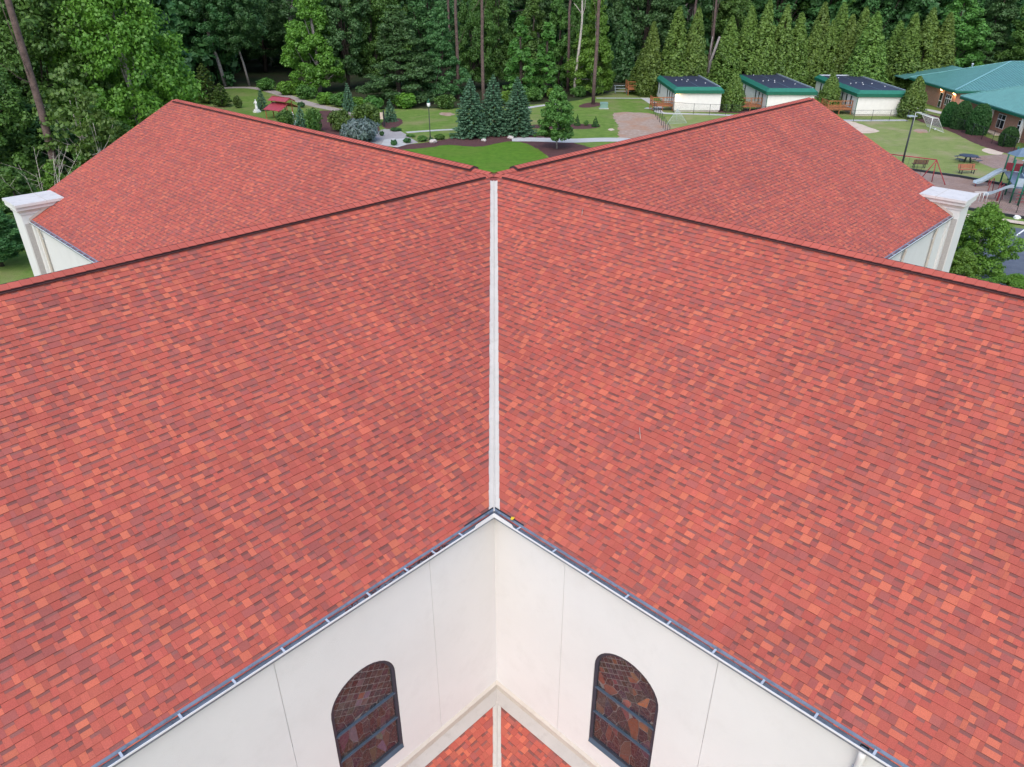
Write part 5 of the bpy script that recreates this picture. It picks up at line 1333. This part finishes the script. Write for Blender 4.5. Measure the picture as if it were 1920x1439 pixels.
def slide(p, q, ztop, name='slide'):
    p = Vector((p.x, p.y, ztop)); q = Vector((q.x, q.y, .35)); d = (q-p); s = Vector((-d.y, d.x, 0)).normalized()*.28; rows = []; N = 12
    for k in range(N+1):
        f = k/N; z = ztop + (.35-ztop)*(f*f*(3-2*f)); c = Vector((p.x + d.x*f, p.y + d.y*f, z)); rows.append([c - s + Vector((0, 0, .22)), c - s*.9, c + s*.9, c + s + Vector((0, 0, .22)), c + s*1.12 + Vector((0, 0, .2)), c + s*1.0 - Vector((0, 0, .04)), c - s*1.0 - Vector((0, 0, .04)), c - s*1.12 + Vector((0, 0, .2))])
    mb = MB(); vs = [v for r in rows for v in r]; n = 8
    mb.add(vs, [(i*n+k, i*n+(k+1) % n, (i+1)*n+(k+1) % n, (i+1)*n+k) for i in range(N) for k in range(n)] + [tuple(range(n))[::-1], tuple(N*n+k for k in range(n))]); mb.build(name, M['slide'], t)
    for f in (.45, .95):
        z = ztop + (.35-ztop)*(f*f*(3-2*f)); c = Vector((p.x + d.x*f, p.y + d.y*f, 0)); mb = MB(); mb.tube([c, c + Vector((0, 0, z))], .04, n=6); mb.build('slide_leg', M['redmetal'], t)
slide(pl[0], W_(1826, 350), 1.45); slide(pl[1], W_(1843, 372), 1.45)
for (x, y, dx) in ((1850, 366, .5), (1866, 372, .4), (1868, 378, .5)):
    c = W_(x, y); mb = MB()
    mb.tube([c, c + Vector((.1, .1, 1.3)), c + Vector((dx, .4, 1.5)), c + Vector((dx+.3, .5, 0))], .035, n=6); mb.build('climber_bar', M['redmetal'], t)
for k in range(4):
    mb = MB(); A = W_(1896, 385); mb.bar(A + Vector((.2, -.1, .3+k*.3)), A + Vector((1.3, .0, .3+k*.3)), .05); mb.build('rung', M['redmetal'], t)
b = at(1836, 379); t = thing('white_frame', 'white tubular frame standing at the end of the near slide', 'frame', b)
for x0, x1 in ((-.55, -.1), (.25, .6)):
    mb = MB(); mb.tube([(x0, 0, 0), (x0, 0, .8), (x1, 0, .8), (x1, 0, 0)], .035, n=6); mb.build('tube_frame', M['white'], t)
mb = MB(); mb.tube([(-.55, .2, .85), (.6, .2, .85)], .035, n=6); mb.build('top_bar', M['white'], t)
def rock(p, r, label, mat='stone', seed=1):
    bm = bmesh.new(); bmesh.ops.create_icosphere(bm, subdivisions=2, radius=1); rr = random.Random(seed)
    for v in bm.verts: v.co *= rr.uniform(.8, 1.15); v.co.z *= .6
    me = bpy.data.meshes.new('rock'); bm.to_mesh(me); bm.free(); me.materials.append(M[mat]); tag(link('rock', me, None, loc=(p.x, p.y, r*.3), scale=(r, r, r)), label, 'rock', 'loose rocks')
rock(at(1906, 410), .3, 'pale rock on the grass between playground and parking lot', 'marble')
rock(at(907, 265), .35, 'flat tan rock in the mulch below the middle spruce', 'stone', 2); rock(at(957, 260), .4, 'tan rock in the mulch below the right spruce', 'stone', 3); rock(at(812, 268), .5, 'long tan rock at the left mulch edge by the lawn', 'stone', 4)

# ------------------------------------------------------------------ garden: red roofed pavilion, statues, small post
pa, pb = at(506, 188, 3.4), at(546, 199, 3.0); c = at(532, 221); d = Vector((1.0, -.62, 0)).normalized(); n = Vector((d.y, -d.x, 0))
t = thing('garden_pavilion', 'red metal roofed open garden pavilion beside the curving footpath', 'pavilion', (c.x, c.y, 0), scale=(.72, .72, .72))
ex, ey = d, Vector((-d.y, d.x, 0))
def Q(u, v, z): return ex*u + ey*v + Vector((0, 0, z))
for s in (1, -1):
    mb = MB(); mb.prism([Q(-2.3, .3*s, 2.9), Q(2.3, .3*s, 2.9), Q(2.5, 2.9*s, 1.75), Q(-2.5, 2.9*s, 1.75)], (0, 0, .07)); mb.build('lower_roof', M['redroof'], t)
    mb = MB(); mb.prism([Q(-2.6, 0, 3.95), Q(2.6, 0, 3.95), Q(2.6, 1.35*s, 3.35), Q(-2.6, 1.35*s, 3.35)], (0, 0, .06)); r = mb.build('upper_roof', M['redroof'], t)
    mb = MB(); mb.prism([Q(2.52, 0, 3.9), Q(2.52, 1.3*s, 3.3), Q(2.52, 1.3*s, 3.15), Q(2.52, 0, 3.72)], ex*.06); mb.build('bargeboard', M['wood'], t)
    for u in (-2.1, 2.1):
        for v in (.7, 2.6):
            mb = MB(); mb.box(-.08, .08, -.08, .08, 0, 3.3 if v < 1 else 1.8, Matrix.Translation(Q(u, v*s, 0))); mb.build('post', M['wood'], t)
mb = MB(); mb.bar(Q(-2.65, 0, 4.03), Q(2.65, 0, 4.03), .2, .06); mb.build('ridge_cap', M['redroof'], t)
def statue(p, h, label, ped):
    t = thing('statue', label, 'statue', p, 2.6, 'white garden statues')
    mb = MB(); mb.box(-.42, .42, -.42, .42, 0, ped*.5); mb.box(-.3, .3, -.3, .3, ped*.5, ped); mb.build('pedestal', M['marble'], t)
    bm = bmesh.new(); segs = 14; prof = [(.30, 0), (.29, .1), (.24, .3), (.20, .5), (.21, .62), (.24, .72), (.22, .78), (.09, .82), (.075, .84), (.10, .88), (.105, .93), (.08, .975), (.02, 1.0)]
    rings = []
    for r, z in prof:
        rings.append([bm.verts.new((r*h*.62*math.cos(2*PI*k/segs)*(1 + .08*math.sin(3*k)*(z < .6)), r*h*.48*math.sin(2*PI*k/segs)*(1 + .10*math.cos(5*k)*(z < .6)), ped + z*h)) for k in range(segs)])
    for i in range(len(rings)-1):
        for k in range(segs): bm.faces.new((rings[i][k], rings[i][(k+1) % segs], rings[i+1][(k+1) % segs], rings[i+1][k]))
    bm.faces.new(rings[0][::-1]); bm.faces.new(rings[-1])
    me = bpy.data.meshes.new('robed_figure'); bm.to_mesh(me); bm.free(); me.materials.append(M['marble'])
    for f in me.polygons: f.use_smooth = True
    link('robed_figure', me, t)
    for s in (-1, 1):
        mb = MB(); mb.tube([(s*.15*h, 0, ped+.74*h), (s*.2*h, .06*h, ped+.58*h), (s*.05*h, .17*h, ped+.62*h)], .045*h, .03*h, 8); mb.build('arm', M['marble'], t)
statue(at(482, 211), 1.45, 'white stone statue on a pedestal left of the pavilion', .45)
statue(at(551, 234), 1.2, 'smaller white stone statue lower down, right of the pavilion', .5)
b = at(721, 238); t = thing('sign_post', 'dark upright post with a lit sign by the small spruce', 'sign', b)
mb = MB(); mb.box(-.09, .09, -.09, .09, 0, 2.2); mb.build('post', M['blackmetal'], t); mb = MB(); mb.box(-.5, -.09, -.03, .03, 1.0, 1.9); mb.build('sign_board', M['sand'], t)
